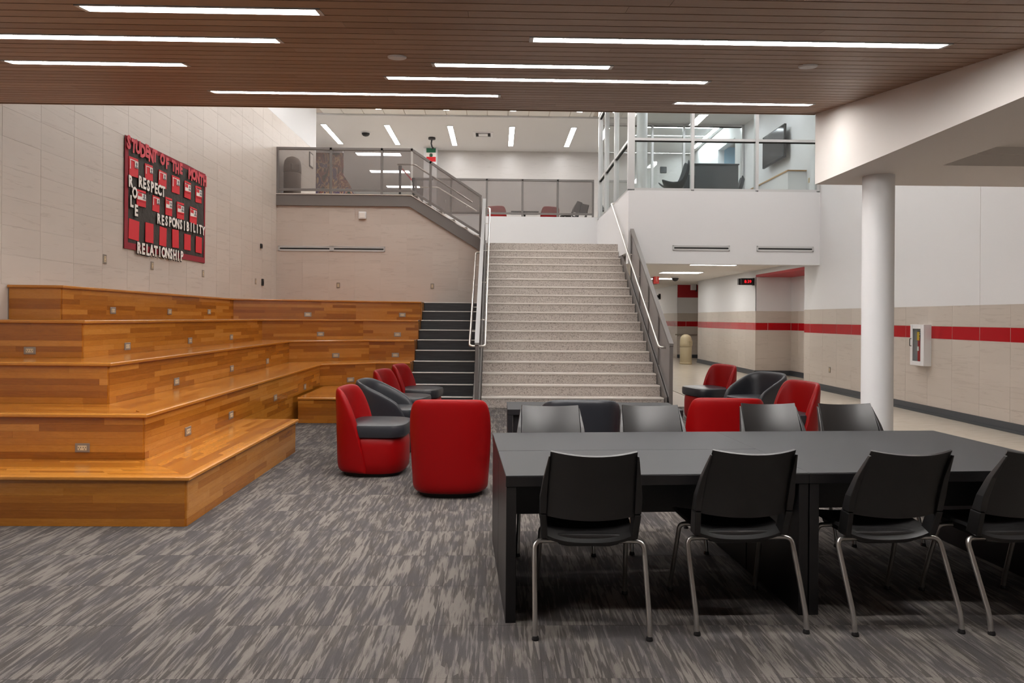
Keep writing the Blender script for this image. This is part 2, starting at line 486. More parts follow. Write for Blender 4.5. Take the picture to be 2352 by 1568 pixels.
for j in range(len(zsb) - 1):
    for i in range(len(usb) - 1):
        p = [(usb[i] + .0015, zsb[j] + .0015), (usb[i + 1] - .0015, zsb[j] + .0015), (usb[i + 1] - .0015, zsb[j + 1] - .0015), (usb[i] + .0015, zsb[j + 1] - .0015)]
        p = clip(p, lambda q: q[1] - (4.06 - (q[0] + 2.06) * .612))
        if len(p) < 3: continue
        tb = MB().extr([(x, YB + .012, z) for x, z in p], (0, -.012 - rnd.uniform(0, .0006), 0))
        o = (rnd.uniform(0, 40), rnd.uniform(0, 40), rnd.uniform(0, 40)); tb.g = [(x + o[0], z + o[1], y + o[2]) for x, y, z in tb.v]; tb.t = [rnd.random()] * len(tb.v)
        tb.build('tile', M_tile2, wb)
# right wall ----------------------------------------------------------------
def wains(par, p0, eu, nrm, u0, u1, phase=0.0):
    us_ = [u0] + [u for u in frange(math.floor(u0 / TS) * TS + phase, u1 + TS, TS) if u0 + .05 < u < u1 - .05] + [u1]
    tile_grid(par, p0, eu, None, nrm, us_, [.13, .305, .61, .915, 1.22], M_tile)
    tile_grid(par, p0, eu, None, nrm, us_, [1.22, 1.425], M_red_tile, gap=.009)
    tile_grid(par, p0, eu, None, nrm, us_, [1.425, 1.74], M_tile)
def base(p, q, nrm, name):
    p, q, nrm = Vector(p), Vector(q), Vector(nrm)
    b = MB().obox(p, q - p, nrm * .016, (0, 0, .13)).obox(p + nrm * .016, q - p, nrm * .016, (0, 0, .035))
    return struct(b.build(name, M_base))
Y1, Y2, Y3, Y4 = 15.75, 18.75, 24.2, 27.0
wr = struct(MB().box((WR + .0028, -3, 0), (WR + .3, Y1 - .0001, ZTOP)).build('wall_right', M_grout), 'right wall with red tile stripe and white paint above')
wains(wr, (WR + .012, 0, 0), (0, 1, 0), (-1, 0, 0), 7.0, Y1, .2)
MB().box((WR, -3, 1.74), (WR + .012, 9.955, ZTOP)).build('wall_panel', M_white, wr)
MB().box((WR, 9.962, 1.74), (WR + .012, Y1, ZTOP)).build('wall_panel', M_white, wr)
MB().box((WR, -3, 0), (WR + .012, 7.0, 1.74)).build('wall_cladding', M_tile, wr)
base((WR, -3, 0), (WR, Y1, 0), (-1, 0, 0), 'baseboard_right')
# alcoves of the corridor
AX = 7.95
wa = struct(MB().box((AX + .0028, Y1 - .3, 0), (AX + .3, Y2 + .3, 2.66)).box((WR + .3, Y1 - .3, 0), (AX + .012, Y1 - .012, 2.66)).build('wall_alcove', M_grout))
wains(wa, (AX + .012, 0, 0), (0, 1, 0), (-1, 0, 0), Y1, Y2)
MB().box((AX, Y1, 1.74), (AX + .012, Y2, 2.66)).build('wall_panel', M_white, wa)
wp = struct(MB().box((WR + .0028, Y2 + .0028, 0), (AX + .3, Y3 - .012, 4.3)).build('wall_corridor', M_grout), 'corridor wall between the two alcoves')
wains(wp, (0, Y2 + .012, 0), (1, 0, 0), (0, -1, 0), WR, AX)
MB().box((WR, Y2, 1.74), (AX, Y2 + .012, 2.66)).build('wall_panel', M_white, wp)
wains(wp, (WR + .012, 0, 0), (0, 1, 0), (-1, 0, 0), Y2, Y3)
MB().box((WR, Y2, 1.74), (WR + .012, Y3, 2.95)).build('wall_panel', M_white, wp)
base((WR, Y2, 0), (WR, Y3, 0), (-1, 0, 0), 'baseboard_corridor')
base((WR, Y2, 0), (AX, Y2, 0), (0, -1, 0), 'baseboard_alcove')
base((AX, Y1, 0), (AX, Y2 - .03, 0), (-1, 0, 0), 'baseboard_alcove')
struct(MB().box((WR, Y1, 2.66), (AX + .3, Y2, 2.72)).build('ceiling', M_red_paint), 'red ceiling of the near alcove')
struct(MB().box((WR + .0, Y1, 2.72), (WR + .3, Y2, 4.3)).build('wall_header', M_white), 'white header over the near alcove')
AX2 = 8.3
wq = struct(MB().box((WR + .0028, Y4 + .0028, 0), (AX2 + .3, Y4 + 14, 2.95)).box((AX2, Y3 - .1, 0), (AX2 + .3, Y4 + .012, 2.95)).build('wall_corridor', M_grout), 'far corridor wall beyond the second alcove')
wains(wq, (0, Y4 + .012, 0), (1, 0, 0), (0, -1, 0), WR, AX2)
MB().box((WR, Y4, 1.74), (AX2, Y4 + .012, 2.35)).build('wall_panel', M_white, wq)
MB().box((WR, Y4, 2.35), (AX2, Y4 + .012, 2.95)).build('wall_panel', M_red_paint, wq)
wains(wq, (WR + .012, 0, 0), (0, 1, 0), (-1, 0, 0), Y4, Y4 + 8)
MB().box((WR, Y4, 1.74), (WR + .012, Y4 + 14, 2.95)).build('wall_panel', M_white, wq)
base((WR, Y4, 0), (AX2, Y4, 0), (0, -1, 0), 'baseboard_corridor')
struct(MB().box((2.0, 41, 0), (9, 41.2, 3)).build('wall_corridor', M_white), 'white wall closing the far end of the corridor')
struct(MB().box((2.0, 20.2, 0), (2.2, 41, 2.84)).box((2.0, 20.0, 0), (2.9, 20.2, 2.84)).build('wall_corridor', M_white), 'corridor wall behind the main stair')
struct(MB().box((2.95, 15.24, 2.84), (WR + 1.6, 41.2, 2.95)).build('ceiling', M_act), 'acoustic ceiling of the ground floor corridor')
# white box over the corridor mouth + upper floor slab
XS, YF, ZS = 2.80, 15.0, 2.70
struct(MB().box((XS, YF, ZS), (WR + .01, YF + .25, 4.28)).box((XS, YF + .25, 2.95), (XS + .2, 19.7, 4.28)).build('wall_upper', M_white), 'white wall above the corridor opening')
struct(MB().box((XS + .2, YF + .25, 4.12), (WR, 25, 4.28)).box((-7.5, 19.85, 4.1), (XS + .2, 37, Z3)).box((WL, YB + .02, 4.1), (-2.0, 19.85, Z3)).build('floor', M_vinyl), 'upper floor')
struct(MB().box((-2.0, YB + .12, 2.9), (XS, 19.7, Z2)).build('floor', M_terr), 'terrazzo landing of the main stair')
struct(MB().box((-2.2, 19.7, 2.9), (XS + .01, 19.85, Z3 + .02)).build('wall_landing', M_white), 'white wall behind the stair landing')
# upper hall
struct(MB().box((-2.2, 25, Z3), (XS + 4.4, 25.2, 7.6)).build('wall_gallery', M_tile3), 'back wall of the upper gallery')
struct(MB().box((-2.66, 24.55, Z3), (-2.2, 25.2, 7.6)).build('wall_pier', M_white), 'white pier carrying the flag')
struct(MB().box((-7.5, 19.6, Z3), (-7.3, 37, 7.6)).build('wall_hallway', M_white))
struct(MB().box((-2.2, 25.2, Z3), (-2.0, 37, 7.6)).build('wall_hallway', M_white))
struct(MB().box((-7.5, 37, Z3), (-2.0, 37.2, 7.6)).build('wall_hallway', M_white))
struct(MB().box((-7.5, 25.0, Z3), (-5.6, 25.2, 7.6)).build('wall_hallway', M_white))
struct(MB().box((-7.5, 19.6, Z3), (WL - .2, 19.8, 7.6)).build('wall_hallway', M_white))
# ceilings above
ca = struct(MB().box((-7.6, 20.8, ZTOP - .02), (WR + 2, 37.2, ZTOP + .1)).build('ceiling', M_upper_ceiling), 'plaster ceiling of the upper gallery')
cb = struct(MB().box((-7.6, 5.2, ZTOP + .05), (WR + .3, 20.8, ZTOP + .2)).build('ceiling', M_grout), 'acoustic tile ceiling high over the stair')
for i in range(14):
    for j in range(4):
        x0, y0 = WL - .1 + i * TS, 18.36 + j * TS
        if x0 > XS - .1: continue
        MB().box((x0 + .012, y0 + .012, ZTOP + .03), (min(x0 + TS, XS) - .012, y0 + TS - .012, ZTOP + .062)).build('ceiling_tile', M_act, cb)
MB().box((WL, 5.2, ZTOP + .03), (XS, 18.36, ZTOP + .062)).build('ceiling_field', M_act, cb)
MB().box((XS, 5.2, ZTOP + .03), (WR, 14.9, ZTOP + .062)).build('ceiling_field', M_act, cb)
# meeting room
struct(MB().box((XS + .1, YF + .1, 7.05), (WR + .2, 19.8, 7.2)).build('ceiling', M_upper_ceiling), 'ceiling of the glazed meeting room')
struct(MB().box((WR, Y1, 4.28), (WR + .2, 20.5, 7.48)).box((WR, 22.1, 4.28), (WR + .2, 25, 7.48)).box((WR, 20.5, 6.9), (WR + .2, 22.1, 7.48)).box((XS + .1, 19.7, 7.2), (WR, 19.8, 7.48)).build('wall_meeting', M_white), 'right wall of the meeting room')
struct(MB().box((WR + .2, 20.3, 4.28), (WR + .9, 20.5, 7)).box((WR + .2, 22.1, 4.28), (WR + .9, 22.3, 7)).box((WR + .9, 20.3, 4.28), (WR + 1.0, 22.3, 7)).build('wall_recess', M_blue_daylight), 'recess in the meeting room wall with blue daylight put into its colour')
struct(MB().box((XS, YF + .1, 7.2), (WR, YF + .2, ZTOP + .1)).box((XS, YF, 7.2), (XS + .1, 19.7, ZTOP + .1)).build('wall_upper', M_white))
# ================================================================== WOOD CEILING
CS = .148
def cz(y): return 2.524 + CS * y
YE, XF, ZB = 6.8, 3.11, 2.837
sl = Vector((0, 1, CS)).normalized(); cn = Vector((0, -CS, 1)).normalized()
mb = MB()
mb.extr([(WL + .012, -2, cz(-2) + .03), (WL + .012, YE, cz(YE) + .03), (WL + .012, YE, 4.0), (WL + .012, -2, 4.0)], (XF - WL - .012, 0, 0))
wc = struct(mb.build('ceiling', M_slot), 'sloping ceiling of brown wood planks')
MB().obox((WL + .013, -2, cz(-2)), (XF - WL - .014, 0, 0), Vector((0, 1, CS)) * 3.9, cn * .03).build('ceiling_field', M_ceil, wc)
PITCH = .1215
nrow = int((YE - 1.9) / PITCH)
lights = []     # (x0, x1, y) filled below
def cpx(u, v):  # pixel on the wood ceiling
    return PPL(u, v, (0, 0, cz(0)), cn)
WLIGHTS = [((190, 22), (745, 34), 'first of the long ceiling lights from the near left'), ((-160, 82), (645, 92), ''), ((5, 140), (430, 148), ''), ((485, 212), (1150, 221), ''),
           ((885, 181), (1625, 192), ''), ((990, 145), (1410, 151), ''), ((1216, 90), (2160, 112), ''), ((1548, 235), (1870, 240), ''), ((2060, -22), (2700, -14), '')]
for a, b, _ in WLIGHTS:
    p, q = cpx(*a), cpx(*b)
    lights.append([p.x, q.x, (p.y + q.y) / 2])
lights += [[.35, 2.79, 3.05], [-3.2, -.76, 2.6]]  # two added lamps out of view, brightening the far chairs and left floor
LW = .0565   # half width of a light trim along the slope
for L_ in lights:   # each lamp replaces one plank row
    k_ = round((YE - .004 - L_[2]) / PITCH - .5)
    L_[2] = YE - .004 - (k_ + .5) * PITCH
# snap lights to a row pair
rows = []
for k in range(nrow):
    y0 = YE - .004 - (k + 1) * PITCH
    cuts = [(x0, x1) for x0, x1, yl in lights if y0 < yl < y0 + PITCH]
    segs = []
    x = WL + .016 - rnd.uniform(0, 2.0)
    while x < XF:
        L = rnd.uniform(2.2, 3.7); segs.append((max(x, WL + .016), min(x + L, XF - .003))); x += L
    for a, b in segs:
        parts = [(a, b)]
        for c0, c1 in cuts:
            nx = []
            for s0, s1 in parts:
                if c1 <= s0 or c0 >= s1: nx.append((s0, s1)); continue
                if c0 > s0: nx.append((s0, c0))
                if c1 < s1: nx.append((c1, s1))
            parts = nx
        for s0, s1 in parts:
            if s1 - s0 < .03: continue
            MB().obox((s0 + .0008, y0, cz(y0)), (s1 - s0 - .0016, 0, 0), sl * (PITCH / sl.y - .012), cn * .022, tone=rnd.uniform(.2, .8)).build('ceiling_plank', M_ceil, wc)
# end trim of the wood ceiling
MB().box((WL + .013, YE, cz(YE) - .004), (XF, YE + .02, 4.0)).build('trim_ceiling_edge', M_ceil, wc)
WL_LABEL = ['short ceiling light nearest the camera on the left', 'long ceiling light running out of the left edge below the nearest one', 'short ceiling light above the banner wall, third from the camera on the left',
            'long ceiling light closest to the wood ceiling edge, above the left balcony', 'long ceiling light above the stair, second row from the wood ceiling edge', 'short ceiling light beside the round cover over the stair',
            'longest bright ceiling light across the upper right', 'short ceiling light beside the white soffit at the ceiling edge', 'ceiling light nearest the white soffit, just above the frame'] + ['added ceiling light over the tables just above the frame', 'added ceiling light left of the camera just above the frame']
for (x0, x1, yl), lb in zip(lights, WL_LABEL):
    t = thing('ceiling_light', lb, 'light', ((x0 + x1) / 2, yl, cz(yl)), 0, 'linear lights in the wood ceiling')
    hl = (x1 - x0) / 2
    f = MB()
    for sgn in (-1, 1):
        f.obox(sl * (sgn * (LW - .005)) - sl * .005 + Vector((-hl, 0, 0)) - cn * .003, (2 * hl, 0, 0), sl * .010, cn * .025)
        f.obox(Vector((sgn * (hl - .012) - .012, 0, 0)) - sl * LW - cn * .003, (.024, 0, 0), sl * 2 * LW, cn * .025)
    f.build('frame', M_alu, t)
    MB().obox(Vector((-hl + .024, 0, 0)) - sl * (LW - .010) + cn * .008, (2 * hl - .048, 0, 0), sl * 2 * (LW - .010), cn * .01).build('diffuser', M_L_wood, t)
for (u, v), lb in (((912, 130), 'white round cover in the wood ceiling above the stair'), ((1856, 151), 'white round cover in the wood ceiling near the soffit')):
    p = cpx(u, v)
    o = MB().lathe([(.0, -.012), (.055, -.012), (.062, -.006), (.062, .004)], n=20).build('ceiling_cover', M_white, smooth=True)
    o.location = p; o.rotation_euler = (math.atan(CS), 0, 0); tag(o, lb, 'ceiling cover', 'round covers in the wood ceiling')
# soffit
s = MB().extr([(XF, -2, ZB), (XF, YE, ZB), (XF, YE, 4.0), (XF, -2, 4.0)], (.12, 0, 0))
s.box((XF + .12, YE - .12, ZB), (WR, YE, 4.0)).box((XF + .12, -2, ZB), (3.8, YE - .12, ZB + .1)).box((3.8, 5.9, ZB), (WR, YE - .12, ZB + .1)).box((3.8, -2, ZB + .16), (WR, 5.9, ZB + .22))
s.box((3.78, -2, ZB + .1), (3.8, 5.9, ZB + .2)).box((3.8, 5.88, ZB + .1), (WR, 5.9, ZB + .2))
struct(s.build('ceiling', M_soffit), 'white dropped soffit on the column at the right')
pc = PZ(2018, 405, ZB)
cl = MB().lathe([(.135, 0), (.135, ZB)], (pc.x, pc.y, 0), 40).build('column', M_white, smooth=True)
struct(cl, 'round white column under the soffit')

# ================================================================== MAIN STAIR
def ny(k): return ST0 + (k - 1) * TR
st = thing('staircase', 'broad pale terrazzo staircase rising to the landing', 'staircase', (1.25, ST0, 0))
def rel(mb, root):
    l = root.location
    mb.v = [(x - l.x, y - l.y, z - l.z) for x, y, z in mb.v]; return mb
XA, XB = -.27, 2.79
for k in range(1, 19):
    xl = XA + .01 * 0
    y, z = ny(k), k * RS
    yb = ny(k) + TR + .02 if k < 18 else YB + .35
    b = MB().box((xl, y + .012, z - RS + .0), (XB, y + .05, z - .03)).box((xl, y + .05, z - .05), (XB, yb, z - .002))
    rel(b, st).build('step', M_terr, st)
    b = MB().box((xl, y, z - .03), (XB, y + .05, z), tone=.5)
    rel(b, st).build('step_nosing', M_terr_edge, st, bevel=.006)
# dark stair beside the benches
ds = thing('staircase', 'narrow black staircase with white nosings between benches and terrazzo stair', 'staircase', (-.94, ST0, 0))
DX0, DX1 = -1.50, -.412
for k in range(1, 11):
    y, z = ny(k), k * RS
    yb = ny(k) + TR + .02 if k < 10 else YB - .02
    rel(MB().box((DX0, y + .01, z - RS), (DX1, y + .05, z - .016)).box((DX0, y + .05, z - .05), (DX1, yb, z - .002)), ds).build('step', M_step, ds)
    rel(MB().box((DX0, y, z - .016), (DX1, y + .05, z)), ds).build('step_nosing', M_nosing, ds, bevel=.004)

# ================================================================== BENCHES
# corners of the nosing line of every tier: wall end, front corner, rear bend, joint, stair end
TI = [[(-5.12, 4.98), (-2.17, 4.96), (-2.20, 7.77)],
      [(-5.12, 5.54), (-2.75, 5.52), (-2.88, 11.45), (-2.09, 12.00), (-1.51, 12.03)],
      [(-5.12, 6.14), (-3.35, 6.10), (-3.51, 11.88), (-2.31, 12.58), (-1.51, 12.62)],
      [(-5.12, 6.76), (-3.95, 6.74), (-4.08, 12.22), (-2.52, 13.10), (-1.51, 13.18)],
      [(-5.115, 7.36), (-4.55, 7.38), (-4.68, 12.48), (-2.70, 13.32), (-1.51, 13.74)]]
NO = .03       # nosing overhang
def offset(pl, d):
    """offset an open polyline to its left (away from the room) by d"""
    out = []
    ns = []
    for a, b in zip(pl, pl[1:]):
        v = Vector((b[0] - a[0], b[1] - a[1])).normalized(); ns.append(Vector((-v.y, v.x)))
    for i, p in enumerate(pl):
        if i == 0: n = ns[0]; m = 1
        elif i == len(pl) - 1: n = ns[-1]; m = 1
        else:
            n = (ns[i - 1] + ns[i]).normalized(); m = 1 / max(.3, n.dot(ns[i]))
        out.append((p[0] + n.x * d * m, p[1] + n.y * d * m))
    return out
bl = thing('bleacher', 'stepped varnished oak seating benches wrapping the left corner', 'bleacher', (-3.6, 8.5, 0))
bl.location = (0, 0, 0)
planks = []     # (projected size, tier index, corner, a, b, c)
def psize(p, a, b):
    c = Vector(p) + Vector(a) / 2
    if c.y < .5: return 0
    u = c.x / c.y
    vis = 1.0 if abs(u) < .76 else .3
    return vis * Vector(b).length / c.y * math.sqrt(Vector(a).length)
def riser_planks(ti, p0, p1, z0, z1, nrows):
    p0, p1 = Vector((*p0, 0)), Vector((*p1, 0)); d = p1 - p0; L = d.length; d.normalize()
    nrm = Vector((d.y, -d.x, 0)); h = (z1 - z0) / nrows
    for r in range(nrows):
        x = -rnd.uniform(0, .7); far_ = p0.y < 7.7 and abs(d.y) < .2
        while x < L:
            l = rnd.uniform(.7, 1.9) if far_ else rnd.uniform(.35, 1.15); a, b = max(0, x), min(L, x + l); x += l
            if b - a < .02: continue
            p = p0 + d * a + Vector((0, 0, z0 + r * h))
            v = d * (b - a - .0008), Vector((0, 0, h - .0007)), nrm * (.012 + rnd.uniform(0, .0006))
            planks.append((psize(p, v[0], v[1]), ti, p, v))
def tread_strips(mb, p0, p1, q0, q1, z, n):
    p0, p1, q0, q1 = [Vector((*p, 0)) for p in (p0, p1, q0, q1)]
    for j in range(n):
        a0, a1 = p0.lerp(q0, j / n), p1.lerp(q1, j / n); b0, b1 = p0.lerp(q0, (j + 1) / n), p1.lerp(q1, (j + 1) / n)
        L = (a1 - a0).length; t = -rnd.uniform(0, .6)
        while t < L:
            l = rnd.uniform(.4, 1.2); s0, s1 = max(0, t) / L, min(L, t + l) / L; t += l
            if s1 - s0 < .004: continue
            g = .0004
            c = [a0.lerp(a1, s0), a0.lerp(a1, s1), b0.lerp(b1, s1), b0.lerp(b1, s0)]
            w_ = (b0 - a0).length
            c[2] = c[2] + (c[1] - c[2]) * .008; c[3] = c[3] + (c[0] - c[3]) * .008
            hz = z + rnd.uniform(-.0004, .0002)
            vs = [Vector((v.x, v.y, hz - .012)) for v in c] + [Vector((v.x, v.y, hz)) for v in c]
            o = Vector((rnd.uniform(0, 40), rnd.uniform(0, 40), rnd.uniform(0, 40))); ll = (s1 - s0) * L
            gs = [o, o + Vector((ll, 0, 0)), o + Vector((ll, .06, 0)), o + Vector((0, .06, 0))] * 2
            mb.raw(vs, [(0, 3, 2, 1), (4, 5, 6, 7), (0, 1, 5, 4), (1, 2, 6, 5), (2, 3, 7, 6), (3, 0, 4, 7)], rnd.random(), gs)
tiers = []
def nosing(par, pl, z, closed_end=False):
    """rounded nosing along the polyline pl (front line), mitred"""
    pr = [(0.0, -.008), (.006, -.002), (.018, 0.0), (.06, 0.0), (.06, -.03), (.018, -.034), (.006, -.031), (0.0, -.025)]
    offs = [offset(pl, d) for d, _ in pr]
    for i in range(len(pl) - 1):
        n = len(pr)
        vs = [(offs[k][i][0], offs[k][i][1], z + pr[k][1]) for k in range(n)] + [(offs[k][i + 1][0], offs[k][i + 1][1], z + pr[k][1]) for k in range(n)]
        fs = [tuple(range(n - 1, -1, -1)), tuple(range(n, 2 * n))] + [(k, (k + 1) % n, n + (k + 1) % n, n + k) for k in range(n)]
        L = math.dist(pl[i], pl[i + 1]); o = (rnd.uniform(0, 30), rnd.uniform(0, 30), 0)
        gs = [(o[0], o[1] + d, zz) for d, zz in pr] + [(o[0] + L, o[1] + d, zz) for d, zz in pr]
        mb = MB().raw(vs, fs, rnd.uniform(.55, .95), gs)
        mb.build('nosing', M_oak, par)
for i, pl in enumerate(TI):
    z1 = (i + 1) * 2 * RS; z0 = i * 2 * RS
    face = offset(pl, NO); core = offset(pl, NO + .012)
    if i == 0:
        poly = core + [(-2.86, 7.74), (-2.86, 12), (-5.12, 12)]
        poly = [core[0], core[1], (core[2][0], 7.74), (-2.9, 7.74), (-2.9, 9.0), (-5.12, 9.0)]
    else:
        poly = core + [(-1.515, YB - .01), (-5.12, YB - .01)]
    body = MB().prism(poly, 0 if i < 2 else z0 - .05, z1 - .014).build('tier', M_oak, bl)
    tiers.append(body)
    nosing(body, pl if i else [pl[0], pl[1], pl[2]], z1)
    zr0 = z0 if i else 0.0
    for a in range(len(pl) - 1):
        p0, p1 = core[a], core[a + 1]
        if i == 0 and a == 1: p1 = (p1[0], 7.75)
        riser_planks(i, p0, p1, zr0 + .001, z1 - .034, 6)
    if i == 1:
        f_ = lambda y: core[1][0] + (core[2][0] - core[1][0]) * (y - core[1][1]) / (core[2][1] - core[1][1])
        riser_planks(1, (f_(7.76), 7.76), (f_(9.85), 9.85), .001, z0, 6)
    # treads
    inner = offset(pl, .06)
    nx = offset(TI[i + 1], NO) if i < 4 else None
    ts = MB()
    if i == 0:
        tread_strips(ts, inner[0], inner[1], nx[0], nx[1], z1, 9)
        tread_strips(ts, inner[1], (inner[2][0], 7.77), nx[1], (nx[1][0] - .05, 7.77), z1, 9)
    elif i < 4:
        for a in range(4): tread_strips(ts, inner[a], inner[a + 1], nx[a], nx[a + 1], z1, 9)
    else:
        tread_strips(ts, inner[0], inner[1], (-5.12, 7.9), (-5.12, 7.95), z1, 6)
        tread_strips(ts, inner[1], inner[2], (-5.12, 7.95), (-5.12, 14), z1, 8)
        tread_strips(ts, inner[2], inner[4], (-5.12, 16.1), (-1.52, 16.1), z1, 30)
    ts.build('tread_strips', M_oak, body, kind='stuff')
# end board of the top tier against the wall
# rear part of the lowest tier
cpl = [(-2.80, 9.82), (-1.60, 9.82)]
body = MB().prism([(-2.80, 9.862), (-1.61, 9.862), (-1.61, 12.1), (-2.80, 11.5)], 0, 2 * RS - .014).build('tier', M_oak, bl); tiers.append(body)
nosing(body, cpl, 2 * RS)
riser_planks(5, (-2.80, 9.862), (-1.60, 9.862), .001, 2 * RS - .034, 6)
nx = offset(TI[1], NO); ts = MB()
tread_strips(ts, (-2.80, 9.88), (-2.09, 9.88), (-2.84, 11.48), (-2.09, 12.02), 2 * RS, 26)
tread_strips(ts, (-2.09, 9.88), (-1.61, 9.88), (-2.09, 12.02), (-1.61, 12.05), 2 * RS, 28)
ts.build('tread_strips', M_oak, body, kind='stuff')
for k in range(5):   # end panels towards the dark stair
    y0 = TI[k][-1][1] if k else 9.85
    MB().obox((-1.517 if k else -1.61, y0 + .04, max(0, k * 2 * RS - .3)), (0, 2.0 if k else 2.2, 0), (0, 0, min(2 * RS, (k + 1) * 2 * RS) - .03 + (.3 if k else 0)), (.012, 0, 0)).build('end_panel', M_oak, tiers[k if k else 5])
planks.sort(key=lambda q: -q[0])
rest = {}
for n_, (sz, ti, p, v) in enumerate(planks):
    if n_ < 300: MB().obox(p, *v).build('plank', M_oak, tiers[ti])
    else: rest.setdefault(ti, MB()).obox(p, *v)
for ti, mb in rest.items(): mb.build('riser_strips', M_oak, tiers[ti], kind='stuff')

# ------------------------------------------------------------------ outlets
def outlet(p, nrm, label, wide=False, group='outlets in the bench risers', steel=True, size=(.115, .072)):
    """cover plate with receptacles; nrm points to the room"""
    nrm = Vector(nrm).normalized(); ex = Vector((0, 0, 1)).cross(nrm).normalized(); up = Vector((0, 0, 1))
    t = thing('power_outlet', label, 'outlet', p, 0, group)
    W, H = size if wide else (size[1], size[0])
    def bx(cx, cy, w_, h_, d0, d1): return ex * (cx - w_ / 2) + up * (cy - h_ / 2) + nrm * d0, ex * w_, up * h_, nrm * (d1 - d0)
    MB().obox(*bx(0, 0, W, H, .0008, .0075)).build('cover_plate', M_plate if steel else M_ivory, t, bevel=.003, seg=1)
    a, b = (W * .60, H * .52) if wide else (W * .5, H * .62)
    r = MB().obox(*bx(0, 0, a, b, .004, .0095)).build('receptacle', M_ivory, t)
    s = MB()
    for sg in (-1, 1):
        cx, cy = (sg * a * .27, 0) if wide else (0, sg * b * .27)
        for dx, dy in ((-.012, .004), (.012, .004), (0, -.010)):
            s.obox(*bx(cx + dx * .75, cy + dy, .004, .009, .009, .0105))
    s.build('socket_slot', M_slot, r)
    return t
names = ['lowest', 'second', 'third', 'fourth', 'top']
NB = lambda i: Vector((TI[i][2][1] - TI[i][1][1], -(TI[i][2][0] - TI[i][1][0]), 0)).normalized()
def seg_plane(i, a):
    f = offset(TI[i], NO); p, q = f[a], f[a + 1]
    n = Vector((q[1] - p[1], -(q[0] - p[0]), 0)).normalized()
    return (p[0], p[1], 0), n
for u, v, ti, a, lb in [(190, 1028, 1, 0, 'wide outlet in the front riser of the second tier'), (69, 805, 3, 0, 'wide outlet in the front riser of the fourth tier')]:
    p, n = seg_plane(ti, a); outlet(PPL(u, v, p, n), n, lb, True)
for ti, pts in ((4, [(259, 713), (389, 716), (480, 716)]), (3, [(292, 795), (436, 782), (531, 774)]), (2, [(405, 876), (532, 846), (614, 829)]), (1, [(431, 990), (530, 953), (632, 913), (700, 888)])):
    for k, (u, v) in enumerate(pts):
        p, n = seg_plane(ti, 1)
        outlet(PPL(u, v, p, n), n, 'small outlet in the long side riser of the %s tier, %s from the camera' % (names[ti], ('first', 'second', 'third', 'fourth')[k]), True, size=(.125, .08))
for ti, pts in ((4, [(707, 722, 2), (924, 723, 3)]), (3, [(736, 767, 2), (913, 768, 3)]), (2, [(771, 816, 2), (908, 815, 3)]), (1, [(805, 872, 2)])):
    for u, v, a in pts:
        p, n = seg_plane(ti, a)
        outlet(PPL(u, v, p, n), n, 'outlet in the rear riser of the %s tier, %s' % (names[ti], 'next to the black stair' if a == 3 else 'away from the black stair'), True, size=(.13, .08))
for (u, v), lb in (((240, 595), 'outlet on the left wall below the front edge of the banner'), ((349, 610), 'outlet on the left wall under the middle of the banner'), ((466, 628), 'outlet on the left wall under the far edge of the banner'),
                   ((587, 646), 'pale switch plate on the left wall beside a black one')):
    outlet(PX(u, v, WL + .012), (1, 0, 0), lb, False, 'outlets on the left wall', size=(.125, .085))
for (u, v), lb in (((777, 655), 'outlet on the rear tiled wall above the middle of the benches'), ((993, 657), 'outlet on the rear tiled wall above the black stair')):
    outlet(PY(u, v, YB), (0, -1, 0), lb, False, 'outlets on the rear wall', size=(.125, .08))
outlet(PX(1906, 849, WR), (-1, 0, 0), 'small outlet low on the right wall left of the white column', False, 'outlet on the right wall', size=(.12, .08))
for (u, v), h, lb in (((602, 648), .15, 'tall black control on the left wall near the rear corner'), ((599, 565), .10, 'small black sensor on the left wall near the rear corner')):
    p = PX(u, v, WL + .012); t = thing('wall_control', lb, 'wall control', p)
    MB().box((-.002, -.045, -h / 2), (.03, .045, h / 2)).build('housing', M_black, t, bevel=.008)
    MB().box((.029, -.02, -h * .3), (.034, .02, h * .15)).build('face', M_slot, t)
p = PY(833, 495, YB); t = thing('alarm_box', 'small white box on the rear wall under the balcony', 'alarm', p)
MB().box((-.085, -.06, -.085), (.085, .002, .085)).build('housing', M_white, t, bevel=.012)
MB().box((-.06, -.066, -.06), (.06, -.058, .06)).build('cover', M_paper, t, bevel=.004)
# slot diffusers
def diffuser(p0, p1, h, slots, label, group):
    p0, p1 = Vector(p0), Vector(p1); t = thing('slot_diffuser', label, 'air diffuser', (p0 + p1) / 2, 0, group)
    L = (p1 - p0).length / 2
    f = MB()
    f.box((-L, -.012, h / 2 - .012), (L, .004, h / 2)); f.box((-L, -.012, -h / 2), (L, .004, -h / 2 + .012)); f.box((-L, -.012, -h / 2), (-L + .03, .004, h / 2)); f.box((L - .03, -.012, -h / 2), (L, .004, h / 2))
    f.box((-L, -.009, .015), (L, .002, h / 2 - .01)); f.box((-L, -.009, -h / 2 + .01), (L, .002, -.018))
    if slots == 2: f.box((-.05, -.012, -h / 2), (.05, .004, h / 2))
    f.build('frame', M_alu, t)
    MB().box((-L + .02, -.004, -.02), (L - .02, .003, .02)).build('slot', M_slot, t)
a, b = PY(640, 570, YB), PY(884, 573, YB)
diffuser((a.x, YB - .004, a.z), (b.x, YB - .004, a.z), .12, 2, 'long double slot diffuser on the rear tiled wall', None)
a, b = PY(1545, 569, YF), PY(1676, 570, YF)
diffuser((a.x, YF - .004, a.z), (b.x, YF - .004, a.z), .11, 1, 'slot diffuser nearer the stair over the corridor opening', 'slot diffusers over the corridor')
a, b = PY(1738, 571, YF), PY(1868, 572, YF)
